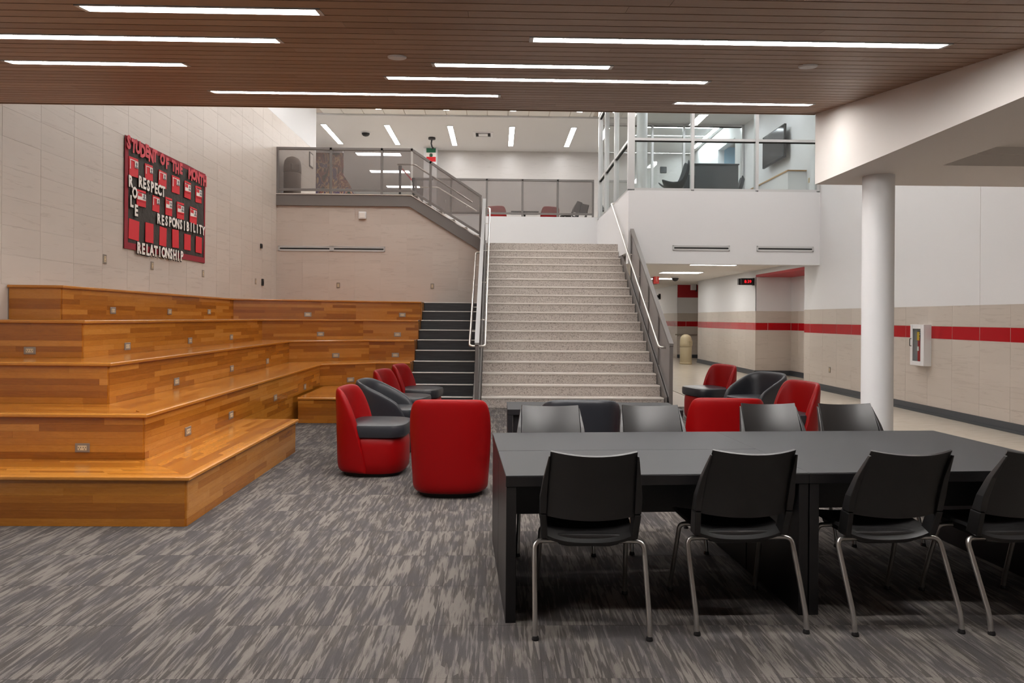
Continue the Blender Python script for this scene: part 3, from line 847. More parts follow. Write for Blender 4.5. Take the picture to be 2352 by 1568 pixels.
diffuser((a.x, YF - .004, a.z), (b.x, YF - .004, a.z), .11, 1, 'slot diffuser nearer the right wall over the corridor opening', 'slot diffusers over the corridor')

# ================================================================== GUARDS
def guard(t, posts, top, toe, th=.05, gap=.09, skip=(), panel=True, base_down=.0):
    """posts: list of (x, y); top(i), toe(i): heights of cap and floor at post i (world)"""
    n = len(posts); l = t.location
    V = lambda i, z: Vector((posts[i][0], posts[i][1], z)) - l
    for i in range(n):
        if i in skip: continue
        d = Vector(posts[min(i + 1, n - 1)]) - Vector(posts[max(i - 1, 0)]); d.normalize(); sd = Vector((-d.y, d.x, 0))
        a, b = V(i, toe[i] - base_down), V(i, top[i] - .02)
        MB().obox(a - Vector((d.x, d.y, 0)) * .027 - sd * th / 2, Vector((d.x, d.y, 0)) * .054, sd * th, b - a).build('post', M_grey_metal, t, bevel=.004, seg=1)
    for i in range(n - 1):
        p, q = V(i, top[i]), V(i + 1, top[i + 1]); d = (q - p).normalized(); h = Vector((d.x, d.y, 0)).normalized()
        MB().bar(p - d * .026, q + d * .026, th + .01, .058).build('top_rail', M_grey_metal, t, bevel=.004, seg=1)
        a, b = V(i, toe[i] + gap), V(i + 1, toe[i + 1] + gap)
        MB().bar(a, b, th * .8, .055).build('bottom_rail', M_grey_metal, t, bevel=.004, seg=1)
        sd = Vector((-h.y, h.x, 0))
        up = Vector((0, 0, 1))
        if panel:
            a2, b2 = a + h * .024 + up * .02, b - h * .024 + up * .02
            a3, b3 = p + h * .024 - up * .025, q - h * .024 - up * .025
            MB().extr([a2 - sd * .004, b2 - sd * .004, b3 - sd * .004, a3 - sd * .004], sd * .008).build('panel', M_panel, t)
# left guard of the main stair
GXL, GXR = -.345, 2.875
tl = lambda y, a=ST0: (y - ST0) * RS / TR
t = thing('stair_guard', 'grey metal guard between the black stair and the terrazzo stair', 'stair guard', (GXL, 11.5, 0), 0, 'guards of the main stair')
ys = [11.5, 12.75, 14.0, 15.25, 16.55]
guard(t, [(GXL, y) for y in ys], [1.05 + (y - 11.5) * .637 for y in ys], [max(0, .02 + (y - 11.5) * .637) for y in ys], th=.055, base_down=.02)
rel(MB().bar((GXL, 11.48, 1.05 + .03), (GXL, 16.58, 1.05 + .03 + 5.1 * .637), .075, .012), t).build('cap', M_cap_metal, t)
rel(MB().extr([(GXL + .03, 11.52, 0), (GXL + .03, 11.52, .12), (GXL + .03, YB, 3.3), (GXL + .03, YB, 2.6), (GXL + .03, 12.2, 0)], (.03, 0, 0)), t).build('stringer', M_grey_metal, t)
rel(MB().extr([(GXL - .06, 11.52, 0), (GXL - .06, 11.52, .12), (GXL - .06, YB, 3.1), (GXL - .06, YB, 2.6), (GXL - .06, 12.2, 0)], (.03, 0, 0)), t).build('stringer', M_grey_metal, t)
# right guard
t = thing('stair_guard', 'grey metal guard on the corridor side of the terrazzo stair', 'stair guard', (GXR, 11.5, 0), 0, 'guards of the main stair')
ys = [11.5, 12.35, 13.2, 14.05, 14.97]
guard(t, [(GXR, y) for y in ys], [1.06 + (y - 11.5) * .672 for y in ys], [max(0, .04 + (y - 11.5) * .637) for y in ys], th=.055, base_down=.02)
rel(MB().bar((GXR, 11.48, 1.06 + .03), (GXR, 14.98, 1.06 + .03 + 3.5 * .672), .075, .012), t).build('cap', M_grey_metal, t)
rel(MB().extr([(GXR - .07, 11.55, 0), (GXR - .07, 11.55, .2), (GXR - .07, 16.5, 3.40), (GXR - .07, 16.5, 2.4), (GXR - .07, 12.7, 0)], (.025, 0, 0)), t).build('stringer', M_grey_metal, t)
rel(MB().extr([(GXR + .02, 11.55, 0), (GXR + .02, 11.55, .12), (GXR + .02, 14.97, 2.3), (GXR + .02, 14.97, 0)], (.025, 0, 0)), t).build('side_panel', M_grey_metal, t)
def handrail(label, pts, brackets, r=.021, group='steel handrails'):
    t = thing('handrail', label, 'handrail', pts[0], 0, group)
    o = Vector(pts[0])
    MB().tube([p - o for p in path(pts, .06)], r, 10).build('rail', M_steel, t, smooth=True)
    for a, b in brackets:
        a, b = Vector(a) - o, Vector(b) - o
        MB().tube(path([a, Vector((a.x, a.y, a.z - .06)), b], .03, 3), .008, 6).build('bracket', M_steel, t, smooth=True)
hz = lambda y: .86 + (y - 11.5) * .637
def rail_x(x, y0, y1, gx, label, end=True, n=4):
    pts = [(gx, y0, hz(y0)), (x, y0, hz(y0)), (x, y1, hz(y1)), (gx, y1, hz(y1))] if end else [(gx, y0, hz(y0)), (x, y0, hz(y0)), (x, y1, hz(y1))]
    br = []
    for i in range(n):
        y = y0 + (i + .7) / n * (y1 - y0) * .95
        br.append(((x, y, hz(y) - .01), (gx, y, hz(y) - .07)))
    handrail(label, pts, br)
rail_x(GXL - .13, 11.75, 14.65, GXL, 'short steel handrail on the black stair side')
rail_x(GXL + .13, 11.75, 16.6, GXL, 'long steel handrail on the left side of the terrazzo stair')
rail_x(GXR - .14, 11.75, 16.9, GXR - .03, 'steel handrail on the right side of the terrazzo stair', n=6)
# balcony guard with the upper flight
YG = YB - .03
bx_ = lambda u, v: (PY(u, v, YG).x, YG)
xs = [WL + .03, PY(760, 400, YG).x, PY(877, 400, YG).x, PY(946, 400, YG).x, PY(989, 400, YG).x, -.425]
t = thing('balcony_guard', 'grey guard with tinted panels along the left balcony and its short flight', 'guard', (-3.4, YG, 4.3))
sx = xs[3]
tp = [5.37 if x <= sx else 5.37 - (x - sx) * .66 for x in xs]
te = [4.33 if x <= sx else 4.33 - (x - sx) * .612 for x in xs]
guard(t, [(x, YG) for x in xs], tp, te, th=.05, skip=(3,))
f = [(WL + .012, YG - .03, 4.055), (-2.07, YG - .03, 4.055), (-.41, YG - .03, 4.055 - 1.66 * .612), (-.41, YG - .03, 4.31 - 1.66 * .612 + .02), (-2.03, YG - .03, 4.31), (WL + .012, YG - .03, 4.31)]
rel(MB().extr(f, (0, .05, 0)), t).build('stringer', M_grey_metal, t)
rel(MB().bar((WL + .012, YG - .02, 4.315), (-2.03, YG - .02, 4.315), .07, .012).bar((-2.03, YG - .02, 4.315), (-.41, YG - .02, 4.315 - 1.62 * .612 + .02), .07, .012), t).build('edge_strip', M_paper, t)
for k in range(1, 7):    # risers of the short flight
    x = -.42 - (k - 1) * .28
    pass
fs_ = thing('staircase', 'short white flight from the landing up to the left balcony', 'staircase', (-1.2, 18, Z2))
for k in range(1, 7):
    x1 = -.45 - (k - 1) * .29
    rel(MB().box((-2.2, YB + .125, Z2 - .05 + (k - 1) * (Z3 - Z2) / 6), (x1, 19.68, Z2 + k * (Z3 - Z2) / 6)), fs_).build('step', M_terr, fs_)
handrail('steel handrail seen through the balcony panels along the short flight', [(sx - .35, YG + .11, 5.05), (sx + .05, YG + .11, 5.05), (-.62, YG + .11, 5.05 - (-.67 - sx) * .64)], [((sx + .5, YG + .11, 4.75), (sx + .5, YG + .02, 4.7)), ((-.75, YG + .11, 4.14), (-.75, YG + .02, 4.08))])
handrail('steel handrail on the far side of the short flight', [(sx - .2, 19.6, 5.15), (sx + .3, 19.6, 5.15), (-.62, 19.6, 5.15 - (-.92 - sx) * .6)], [((-1.5, 19.6, 4.8), (-1.5, 19.745, 4.75))])
# gallery guard on the landing wall
xs = [PY(u, 450, 19.75).x for u in (955, 1036, 1118, 1200, 1281, 1362)]
t = thing('balcony_guard', 'grey guard with tinted panels on top of the white landing wall', 'guard', (.3, 19.75, Z3))
guard(t, [(x, 19.75) for x in xs], [5.41] * 6, [Z3 + .02] * 6, th=.05)

# ================================================================== GLAZING OF THE MEETING ROOM
def window(name, label, p0, eu, nrm, us, zs, mw=.055, depth=.12, glz=M_glass):
    """frame with mullions at us and transoms at zs, panes between"""
    root = bpy.data.objects.new(name, None); COL.objects.link(root); struct(root, label); root.location = p0
    eu, nrm = Vector(eu), Vector(nrm); up = Vector((0, 0, 1))
    for u, wd in us:
        MB().obox(eu * (u - wd / 2) - nrm * depth / 2 + up * zs[0], eu * wd, nrm * depth, up * (zs[-1] - zs[0])).build('mullion', M_alu, root)
    for i in range(len(us) - 1):
        a, b = us[i][0] + us[i][1] / 2, us[i + 1][0] - us[i + 1][1] / 2
        for z in zs:
            MB().obox(eu * a - nrm * depth * .4 + up * (z - mw / 2), eu * (b - a), nrm * depth * .8, up * mw).build('transom', M_alu, root)
            MB().obox(eu * a - nrm * depth * .2 + up * (z - mw / 2 - .02), eu * (b - a), nrm * depth * .4, up * .02).build('gasket', M_slot, root)
        for j in range(len(zs) - 1):
            MB().obox(eu * a - nrm * .003 + up * (zs[j] + mw / 2), eu * (b - a), nrm * .006, up * (zs[j + 1] - zs[j] - mw)).build('pane', glz, root)
    return root
zt = PY(1665, 321, YF).z
fx = lambda u: PY(u, 340, YF).x
window('window_1', 'front glazing of the upstairs meeting room', (0, YF + .07, 0), (1, 0, 0), (0, -1, 0), [(XS + .06, .14), (fx(1592), .065), (fx(1740), .065), (WR - .04, .06)], [4.31, zt, 7.15])
fy = lambda u: PX(u, 400, XS + .05).y
window('window_2', 'side glazing of the meeting room beside the stair', (XS + .06, 0, 0), (0, 1, 0), (-1, 0, 0), [(YF + .14, .05), (fy(1415), .07), (fy(1393), .07), (19.62, .10)], [4.31, zt, 7.15])
window('window_3', 'glazed partition at the rear of the meeting room', (0, 19.75, 0), (1, 0, 0), (0, -1, 0), [(XS + .1, .08), (4.35, .06), (5.25, .06), (WR - .05, .06)], [4.35, 4.6, 7.02])
# meeting room furniture
def plain(name, label, cat, builders, loc=(0, 0, 0), rz=0, group=None):
    t = thing(name, label, cat, loc, rz, group)
    for nm, mb, m, kw in builders: mb.build(nm, m, t, **kw)
    return t
a = PY(1597, 375, 17.2); b = PY(1696, 375, 17.2)
dw, dh = b.x - a.x, a.z - 4.28
dk = MB().box((0, 0, 0), (dw, .03, dh))
plain('desk', 'dark charcoal desk standing behind the meeting room glass', 'desk', [('front_panel', MB().box((0, 0, 0), (dw, .03, dh - .03)), M_desk, {}), ('desk_top', MB().box((-.02, -.02, dh - .03), (dw + .02, .8, dh)), M_desk, dict(bevel=.004)),
      ('side_panel', MB().box((0, .03, 0), (.03, .78, dh - .03)), M_desk, {}), ('side_panel', MB().box((dw - .03, .03, 0), (dw, .78, dh - .03)), M_desk, {}), ('pedestal', MB().box((-.22, .2, 0), (-.01, .7, dh * .77)), M_desk, {})], (a.x, 17.2, 4.28))
def shell_chair(label, loc, rz):
    t = thing('lounge_chair', label, 'chair', loc, rz, 'dark shell chairs in the meeting room')
    prof = [(-.10, .98, .16), (-.06, .80, .22), (.0, .55, .27), (.10, .40, .29), (.30, .36, .29), (.48, .42, .25), (.56, .47, .18)]
    vs = []; n = 7
    for side in (0, .05):
        for y, z, w_ in prof:
            for k in range(n):
                s_ = (k / (n - 1)) * 2 - 1
                vs.append((s_ * w_, y + .10 * s_ * s_ + side * .4, z + .12 * abs(s_) ** 2.5 - side))
    m_ = len(prof); fs = []; o = m_ * n
    for i in range(m_ - 1):
        for k in range(n - 1):
            q = (i * n + k, i * n + k + 1, (i + 1) * n + k + 1, (i + 1) * n + k); fs.append(q); fs.append(tuple(o + x for x in reversed(q)))
    for i in range(m_ - 1):
        for k in (0, n - 1): fs.append((i * n + k, (i + 1) * n + k, o + (i + 1) * n + k, o + i * n + k))
    for k in range(n - 1):
        for i in (0, m_ - 1): fs.append((i * n + k, i * n + k + 1, o + i * n + k + 1, o + i * n + k))
    MB().raw(vs, fs).build('shell', M_desk, t, smooth=True, subsurf=1)
    MB().lathe([(.03, .02), (.03, .36)], (0, .2, 0), 10).build('post', M_chrome, t)
    MB().lathe([(.26, 0), (.26, .012), (.05, .03)], (0, .2, 0), 20).build('base', M_chrome, t)
    return t
p = PY(1575, 420, 17.4)
shell_chair('dark high-backed shell chair left of the charcoal desk', (4.52, 16.7, 4.28), R_(90))
p = PY(1703, 400, 18.4)
shell_chair('dark shell chair mostly hidden right of the charcoal desk', (p.x, 18.4, 4.28), R_(80))
# TV on the right wall of the meeting room
A_, B_ = PX(1804, 283, WR - .14), PX(1754, 316, WR - .14)
Cc = PX(1802, 361, WR - .14)
t = thing('television', 'wall mounted flat television with dark screen in the meeting room', 'television', (WR - .14, (A_.y + B_.y) / 2, (A_.z + Cc.z) / 2))
hy, hzv = abs(B_.y - A_.y) / 2, (A_.z - Cc.z) / 2
MB().box((-.03, -hy, -hzv), (.03, hy, hzv)).build('housing', M_black, t, bevel=.008)
MB().box((-.034, -hy + .03, -hzv + .03), (-.029, hy - .03, hzv - .03)).build('screen', M_screen, t)
MB().box((.03, -.2, -.2), (.139, .2, .2)).build('wall_bracket', M_black, t)
struct(MB().lathe([(.125, 4.28), (.125, 7.05)], (3.37, 16.4, 0), 28).build('column', M_white, smooth=True), 'white column inside the meeting room')
p = PY(1524, 390, 24.98)
t = thing('wall_sign', 'small dark square on the far wall behind the meeting room glass', 'wall sign', (p.x, 25, p.z))
MB().box((-.11, -.03, -.11), (.11, -.001, .11)).build('frame', M_black, t)
MB().box((-.09, -.034, -.09), (.09, -.029, .09)).build('face', M_desk, t)
# half wall with wooden cap
hwx = PY(1810, 390, 15.7).x; hwz = PY(1810, 390, 15.7).z
struct(MB().box((hwx, 15.8, 4.28), (hwx + .1, 18.2, hwz - .03)).box((hwx, 15.7, 4.28), (WR, 15.8, hwz - .03)).build('wall_half', M_white), 'low half wall in the meeting room')
struct(MB().box((hwx - .02, 15.82, hwz - .03), (hwx + .12, 18.2, hwz)).box((hwx - .02, 15.68, hwz - .03), (WR, 15.82, hwz)).build('trim_cap', M_capwood), 'wooden cap on the half wall')
outlet(PY(1858, 410, 18).xyz if False else Vector((WR, 15.55, 4.65)), (-1, 0, 0), 'small outlet on the meeting room wall right of the wooden cap', False, 'outlet in the meeting room', steel=False)

# ================================================================== LIGHTS OF THE UPPER HALL, CORRIDOR
def strip(label, lo, hi, z, m, group, drop=.0):
    cx, cy = (lo[0] + hi[0]) / 2, (lo[1] + hi[1]) / 2; hx, hy = (hi[0] - lo[0]) / 2, (hi[1] - lo[1]) / 2
    t = thing('ceiling_light', label, 'light', (cx, cy, z), 0, group)
    f = MB(); e = .012
    f.box((-hx, -hy, -.006), (-hx + e, hy, .02)); f.box((hx - e, -hy, -.006), (hx, hy, .02)); f.box((-hx, -hy, -.006), (hx, -hy + e, .02)); f.box((-hx, hy - e, -.006), (hx, hy, .02))
    f.build('frame', M_alu, t)
    MB().box((-hx + e, -hy + e, -.002), (hx - e, hy - e, .01)).build('diffuser', m, t)
for k, u in enumerate((760, 899, 1038, 1175, 1312)):
    p = PZ(u, 305 + (u - 760) * .008, ZTOP - .03)
    strip('recessed light in the upper gallery ceiling, %s from the left wall' % ('first', 'second', 'third', 'fourth', 'fifth')[k], (p.x - .09, 21.75), (p.x + .09, 24.2), ZTOP - .03, M_L_hall, 'gallery ceiling lights')
    x = p.x
    strip('ceiling light cut by the wood ceiling edge, %s from the left wall' % ('first', 'second', 'third', 'fourth', 'fifth')[k], (x - .09, 17.9), (x + .09, 20.3), ZTOP + .022, M_L_hall, 'lights in the high tile ceiling')
for i, x in enumerate((-3.7, -1.2, 1.3, 3.9, 6.0)):  # unseen lamps added to light the tall hall
    for j, y in enumerate((9.2, 12.4, 15.6)):
        strip('added light high over the stair, hidden above the wood ceiling', (x - .15, y - .6), (x + .15, y + .6), ZTOP + .022, M_L_atr, 'added lights above the wood ceiling edge')
for k, (u0, u1, v) in enumerate(((818, 895, 353), (850, 918, 393), (888, 944, 428))):
    p, q = PZ(u0, v, ZTOP - .03), PZ(u1, v, ZTOP - .03)
    strip('broad light in the far hallway ceiling, %s row' % ('nearest', 'middle', 'farthest')[k], (p.x, p.y - .2), (q.x + .4, p.y + .25), ZTOP - .03, M_L_hall, 'hallway lights behind the balcony')
# meeting room lights
p, q = PZ(1497, 257, 7.04), PZ(1690, 259, 7.04)
strip('long meeting room light near the glass', (p.x, p.y - .06), (q.x, p.y + .06), 7.04, M_L_room, 'meeting room lights')
p, q = PZ(1486, 293, 7.47), PZ(1652, 294, 7.47)
strip('cross bar of the angled meeting room light', (p.x, 21.5), (q.x, 21.66), 7.475, M_L_room, 'meeting room lights')
strip('rear bar of the angled meeting room light', (q.x - .16, 21.67), (q.x, 24.2), 7.475, M_L_room, 'meeting room lights')
strip('meeting room light hidden behind the front wall', (3.4, 16.3), (6.4, 16.42), 7.04, M_L_room, 'meeting room lights')
# corridor lights
for k, (u0, u1, v) in enumerate(((1590, 1702, 607), (1518, 1614, 626), (1495, 1550, 640))):
    p, q = PZ(u0, v, 2.83), PZ(u1, v, 2.83)
    strip('corridor ceiling light, %s from the opening' % ('first', 'second', 'third')[k], (p.x, p.y - .3), (q.x, p.y + .3), 2.835, M_L_corr, 'corridor ceiling lights')
for k in range(3):
    strip('corridor ceiling light hidden far down the corridor', (4.0, 31 + k * 3.2), (5.3, 31.6 + k * 3.2), 2.835, M_L_corr, 'far corridor lights')

# ================================================================== SMALL THINGS UPSTAIRS
def dome_camera(p, label, r=.11, group='dome cameras'):
    t = thing('dome_camera', label, 'camera', p, 0, group)
    MB().lathe([(r, 0), (r, -.03), (r * .95, -.045)], n=20).build('mount', M_white, t, smooth=True)
    MB().lathe([(r * .82, -.04), (r * .78, -.08), (r * .55, -.125), (r * .2, -.145), (.002, -.148)], n=20).build('dome', M_black, t, smooth=True)
dome_camera(PZ(840, 303, ZTOP - .02), 'black dome camera on the upper gallery ceiling', .16)
p = PZ(992, 316, ZTOP - .02)
t = thing('hanging_camera', 'black camera hanging on a stalk from the gallery ceiling', 'camera', p)
MB().lathe([(.12, 0), (.12, -.06), (.03, -.08)], n=14).build('mount', M_black, t, smooth=True)
MB().tube([(0, 0, -.06), (-.02, 0, -.2), (.01, -.02, -.32), (.04, -.05, -.36)], [.03, .025, .03, .035], 10).build('stalk', M_black, t, smooth=True)
a = PZ(1088, 303, ZTOP - .02); b = PZ(1128, 314, ZTOP - .02)
t = thing('air_vent', 'square ceiling vent in the upper gallery ceiling', 'air vent', (a.x + .3, (a.y + b.y) / 2, ZTOP - .02))
MB().box((-.32, -.32, -.02), (.32, -.24, 0)).box((-.32, .24, -.02), (.32, .32, 0)).box((-.32, -.24, -.02), (-.24, .24, 0)).box((.24, -.24, -.02), (.32, .24, 0)).build('frame', M_white, t)
MB().box((-.24, -.24, -.004), (.24, .24, 0)).build('slot', M_slot, t)
MB().box((-.15, -.15, -.03), (.15, .15, -.01)).build('core', M_white, t)
t = thing('flag', 'green white and red banner with round emblem on the white pier', 'flag', (0, 24.54, 0))
def flat(u0, v0, u1, v1, y, d=.004):
    a, b = PY(u0, v0, y), PY(u1, v1, y)
    return MB().box((a.x, -d, b.z), (b.x, 0, a.z))
flat(979, 340, 1001.5, 371, 24.54).build('cloth', M_paper, t)
flat(979.5, 340, 1001, 350.5, 24.54, .007).build('green_band', M_green, t)
flat(979.5, 360, 1001, 371, 24.54, .007).build('red_band', M_flagred, t)
c = PY(990, 355.5, 24.53)
MB().lathe([(.06, 0), (.06, .006)], (c.x, -.006, c.z), 18, 'y').build('emblem', M_bin2, t)
MB().lathe([(.035, 0), (.035, .006)], (c.x + .01, -.012, c.z - .015), 12, 'y').build('emblem', M_green, t)
MB().tube([(c.x - .06, -.006, c.z - .03), (c.x - .03, -.01, c.z - .06), (c.x + .03, -.01, c.z - .06), (c.x + .06, -.006, c.z - .03)], .008, 6).build('emblem', M_green, t)
# domed bins
def domed_bin(label, loc, h, r, m, rz=0):
    t = thing('trash_bin', label, 'bin', loc, rz)
    MB().lathe([(r * .96, 0), (r, .02), (r, h * .56), (r * .97, h * .58)], n=28).build('body', m, t, smooth=True)
    MB().lathe([(r * 1.0, 0), (r * 1.03, .01), (r * 1.03, .06), (r, .07)], (0, 0, 0), 28).build('base_ring', m, t, smooth=True)
    zz = h * .6
    MB().lathe([(r * 1.0, zz - .012), (r * 1.03, zz), (r * 1.03, h * .72), (r, h * .74), (r * .99, h * .80), (r * .9, h * .89), (r * .65, h * .96), (r * .3, h * .995), (.004, h)], n=28).build('dome', m, t, smooth=True)
    MB().obox((-r * .5, -r * 1.04, h * .62), (r, 0, 0), (0, .06, 0), (0, 0, h * .16)).build('flap', m, t, bevel=.01)
domed_bin('brown domed bin behind the left end of the balcony guard', (-4.90, 16.62, Z3), .93, .20, M_bin2, R_(35))
p = PZ(1575, 836, 0)
domed_bin('beige domed bin in the corridor beyond the right stair guard', (p.x, p.y, 0), 1.0, .195, M_beige, R_(35))
# mural and frame
a, b = PY(722, 350, 24.9), PY(788, 440, 24.9)
t = thing('mural', 'colourful mural board seen through the left balcony panels', 'mural', ((a.x + b.x) / 2, 24.95, Z3))
hw = (b.x - a.x) / 2
MB().box((-hw, -.02, 0), (hw, .02, a.z - Z3)).build('board', M_mural, t)
MB().extr([(hw, -.02, 0), (hw + .6, -.02, 0), (hw + .55, -.02, 1.2), (hw + .2, -.02, 1.9), (hw, -.02, 2.2)], (0, .04, 0)).build('board', M_mural, t)
p = PX(714, 368, WL + .012)
t = thing('picture', 'small framed picture on the left wall behind the balcony guard', 'picture', p)
MB().box((0, -.17, -.2), (.02, .17, .2)).build('frame', M_black, t)
MB().box((.018, -.14, -.16), (.024, .14, .16)).build('print', M_paper, t)
# crowd barrier posts upstairs
def barrier(label, x, y, h=1.0):
    t = thing('barrier_post', label, 'barrier post', (x, y, Z3), 0, 'barrier posts on the balcony')
    MB().lathe([(.17, 0), (.17, .012), (.04, .035)], n=18).build('base', M_black, t)
    MB().lathe([(.032, .03), (.032, h - .1)], n=14).build('pole', M_black, t, smooth=True)
    MB().lathe([(.045, h - .12), (.045, h - .01), (.03, h)], n=14).build('head', M_black, t, smooth=True)
    return t
q1 = PY(919, 400, 18.3); barrier('taller looking barrier post behind the balcony panel', q1.x, 18.3, 1.12)
q2 = PY(951, 420, 19.4); barrier('barrier post at the head of the short flight', q2.x, 19.3, 1.0)
bt = MB().bar((q1.x + .046, 18.38, Z3 + 1.04), (q2.x - .046, 19.25, Z3 + .93), .004, .05).build('belt', M_red_paint)
tag(bt, 'red belt stretched between the two barrier posts', 'belt')

# ================================================================== CORRIDOR THINGS
p = PY(1732, 644, 18.3)
t = thing('wall_clock', 'black digital clock with red digits on the corridor wall', 'clock', (p.x, 18.9, p.z), 0)
t.location = (p.x, 18.95, p.z)
D = Vector((0, 0, 0)); wdt = .135
MB().box((-.16, -.14, -.09), (.155, .05, .09)).build('housing', M_black, t, bevel=.006)
MB().box((-.20, -.05, -.085), (-.16, .05, .085)).build('rear_face', M_black, t)
MB().bar((.155, -.045, -.01), (WR - p.x - .03, -.045, -.01), .05, .05).build('arm', M_black, t)
MB().box((WR - p.x - .03, -.11, -.1), (WR - p.x - .0, .02, .1)).build('wall_mount', M_black, t)
text('8:39', .115, M_led, t, basis((.02, -.143, -.005), (1, 0, 0), (0, 0, 1)), 'digits', .001, 0)
p = PY(1505, 641, 22)
t = thing('exit_sign', 'red exit sign hanging from the corridor ceiling', 'exit sign', (p.x, 22, p.z))
MB().box((-.05, -.16, -.15), (.05, .16, .13)).build('housing', M_darkred, t)
MB().box((-.085, -.165, -.15), (.085, -.158, .12)).build('face', M_exit, t)
MB().bar((0, 0, .13), (0, 0, 2.84 - p.z), .05, .05, side=(1, 0, 0)).build('stem', M_white, t)
tx = text('EXIT', .075, M_paper, t, basis((0, -.167, -.01), (0, 0, -1), (1, 0, 0)), 'lettering', .001)
dome_camera(PZ(1551, 635, 2.838), 'black dome camera on the corridor ceiling', .13)
p = PX(1516, 681, WR)
t = thing('wall_clock', 'second black clock far down the corridor wall', 'clock', (WR, p.y, p.z))
MB().box((-.06, -.1, -.12), (0, .1, .12)).build('wall_mount', M_black, t)
MB().box((-.26, -.05, -.06), (-.06, .05, .06)).build('housing', M_black, t)
p = PY(1597, 660, 26.6)
t = thing('wall_bracket', 'white box on a dark bracket hanging in the far alcove', 'bracket', (p.x, 26.6, p.z))
MB().box((-.16, -.12, -.1), (.0, .1, .12)).build('box', M_white, t)
MB().box((.02, -.03, -.16), (.06, .03, .3)).build('bracket', M_black, t)
a, b = PY(1549, 768, 26.9), PY(1608, 771, 26.9)
handrail('steel handrail along the far alcove wall', [(a.x + .02, 26.9, a.z), (b.x + .25, 26.9, a.z)], [((a.x + .9, 26.9, a.z), (a.x + .9, 26.99, a.z - .05)), ((a.x + .15, 26.9, a.z), (a.x + .15, 26.99, a.z - .05))])
# fire extinguisher cabinet
CX0, CY0, CY1, CZ0, CZ1 = WR - .11, 11.08, 11.45, .775, 1.445
t = thing('extinguisher_cabinet', 'white fire extinguisher cabinet on the right wall', 'cabinet', (WR, (CY0 + CY1) / 2, (CZ0 + CZ1) / 2))
hy, hh = (CY1 - CY0) / 2, (CZ1 - CZ0) / 2
MB().box((-.105, -hy, -hh), (0, -hy + .02, hh)).box((-.105, hy - .02, -hh), (0, hy, hh)).box((-.105, -hy + .02, -hh), (0, hy - .02, -hh + .02)).box((-.105, -hy + .02, hh - .02), (0, hy - .02, hh)).box((-.008, -hy + .02, -hh + .02), (-.001, hy - .02, hh - .02)).build('body', M_white, t)
d = MB().box((-.125, -hy, -hh), (-.105, -hy + .09, hh)).box((-.125, hy - .06, -hh), (-.105, hy, hh)).box((-.125, -hy + .09, -hh), (-.105, hy - .06, -hh + .07)).box((-.125, -hy + .09, hh - .07), (-.105, hy - .06, hh)).build('door', M_white, t, bevel=.004)
MB().box((-.118, -hy + .09, -hh + .07), (-.114, hy - .06, hh - .07)).build('pane', M_glass, d)
MB().tube(path([(-.125, hy - .03, -.02), (-.15, hy - .03, -.02), (-.15, hy - .03, .10), (-.125, hy - .03, .10)], .012), .006, 6).build('handle', M_black, d)
t2 = thing('fire_extinguisher', 'red fire extinguisher with yellow tag inside the white cabinet', 'fire extinguisher', (WR - .056, CY0 + .185, CZ0 + .021))
MB().lathe([(.046, 0), (.048, .02), (.048, .36), (.035, .41), (.018, .43)], n=20).build('cylinder', M_extred, t2, smooth=True)
MB().lathe([(.02, .43), (.02, .47), (.012, .5)], n=12).build('valve', M_black, t2)
MB().box((-.015, -.05, .5), (.015, .06, .515)).box((-.015, -.04, .53), (.015, .07, .54)).build('lever', M_black, t2)
MB().tube([(0, .045, .47), (-.0, .075, .40), (0, .07, .2), (0, .06, .05)], .009, 6).build('hose', M_black, t2)
MB().box((-.0495, -.035, .39), (-.047, .03, .53)).build('tag', M_yellow, t2, bevel=.001)
MB().box((-.0497, -.022, .22), (-.047, .022, .29)).build('label_plate', M_paper, t2)

# ================================================================== BANNER
BX = WL + .013
def bz(zx, zy): return PX(240 + zx / 4.48, 280 + zy / 4.48, BX)
tlc, blc, trc, brc = bz(200, 130), bz(190, 1300), bz(1030, 540), bz(1022, 1450)
by0, by1 = (tlc.y + blc.y) / 2, (trc.y + brc.y) / 2
bz0, bz1 = (blc.z + brc.z) / 2, (tlc.z + trc.z) / 2
ban = thing('banner', 'dark paper student of the month banner with a red border on the left wall', 'banner', (BX, by0, 0))
W_ = by1 - by0
bm_ = MB(); nx_, nz_ = 24, 14
vs = []
for j in range(nz_ + 1):
    for i in range(nx_ + 1):
        y, z = W_ * i / nx_, bz0 + (bz1 - bz0) * j / nz_
        wv = .004 * math.sin(7 * y + 5 * z) + .003 * math.sin(13 * y - 9 * z + 1)
        vs.append((.008 + wv, y, z + .01 * math.sin(4 * y) * (1 if j in (0, nz_) else .5)))
fs = [(j * (nx_ + 1) + i, j * (nx_ + 1) + i + 1, (j + 1) * (nx_ + 1) + i + 1, (j + 1) * (nx_ + 1) + i) for j in range(nz_) for i in range(nx_)]
o_ = bm_.raw(vs, fs).build('paper', M_banner, ban, smooth=True)
md = o_.modifiers.new('s', 'SOLIDIFY'); md.thickness = .003
for a, b in (((0, bz0), (W_, bz0 + .09)), ((0, bz1 - .07), (W_, bz1)), ((0, bz0 + .09), (.09, bz1 - .07)), ((W_ - .05, bz0 + .09), (W_, bz1 - .07))):
    MB().box((.012, a[0], a[1]), (.018, b[0], b[1])).build('border', M_darkred, ban)
def local(zx, zy): p = bz(zx, zy); return p.y - by0, p.z
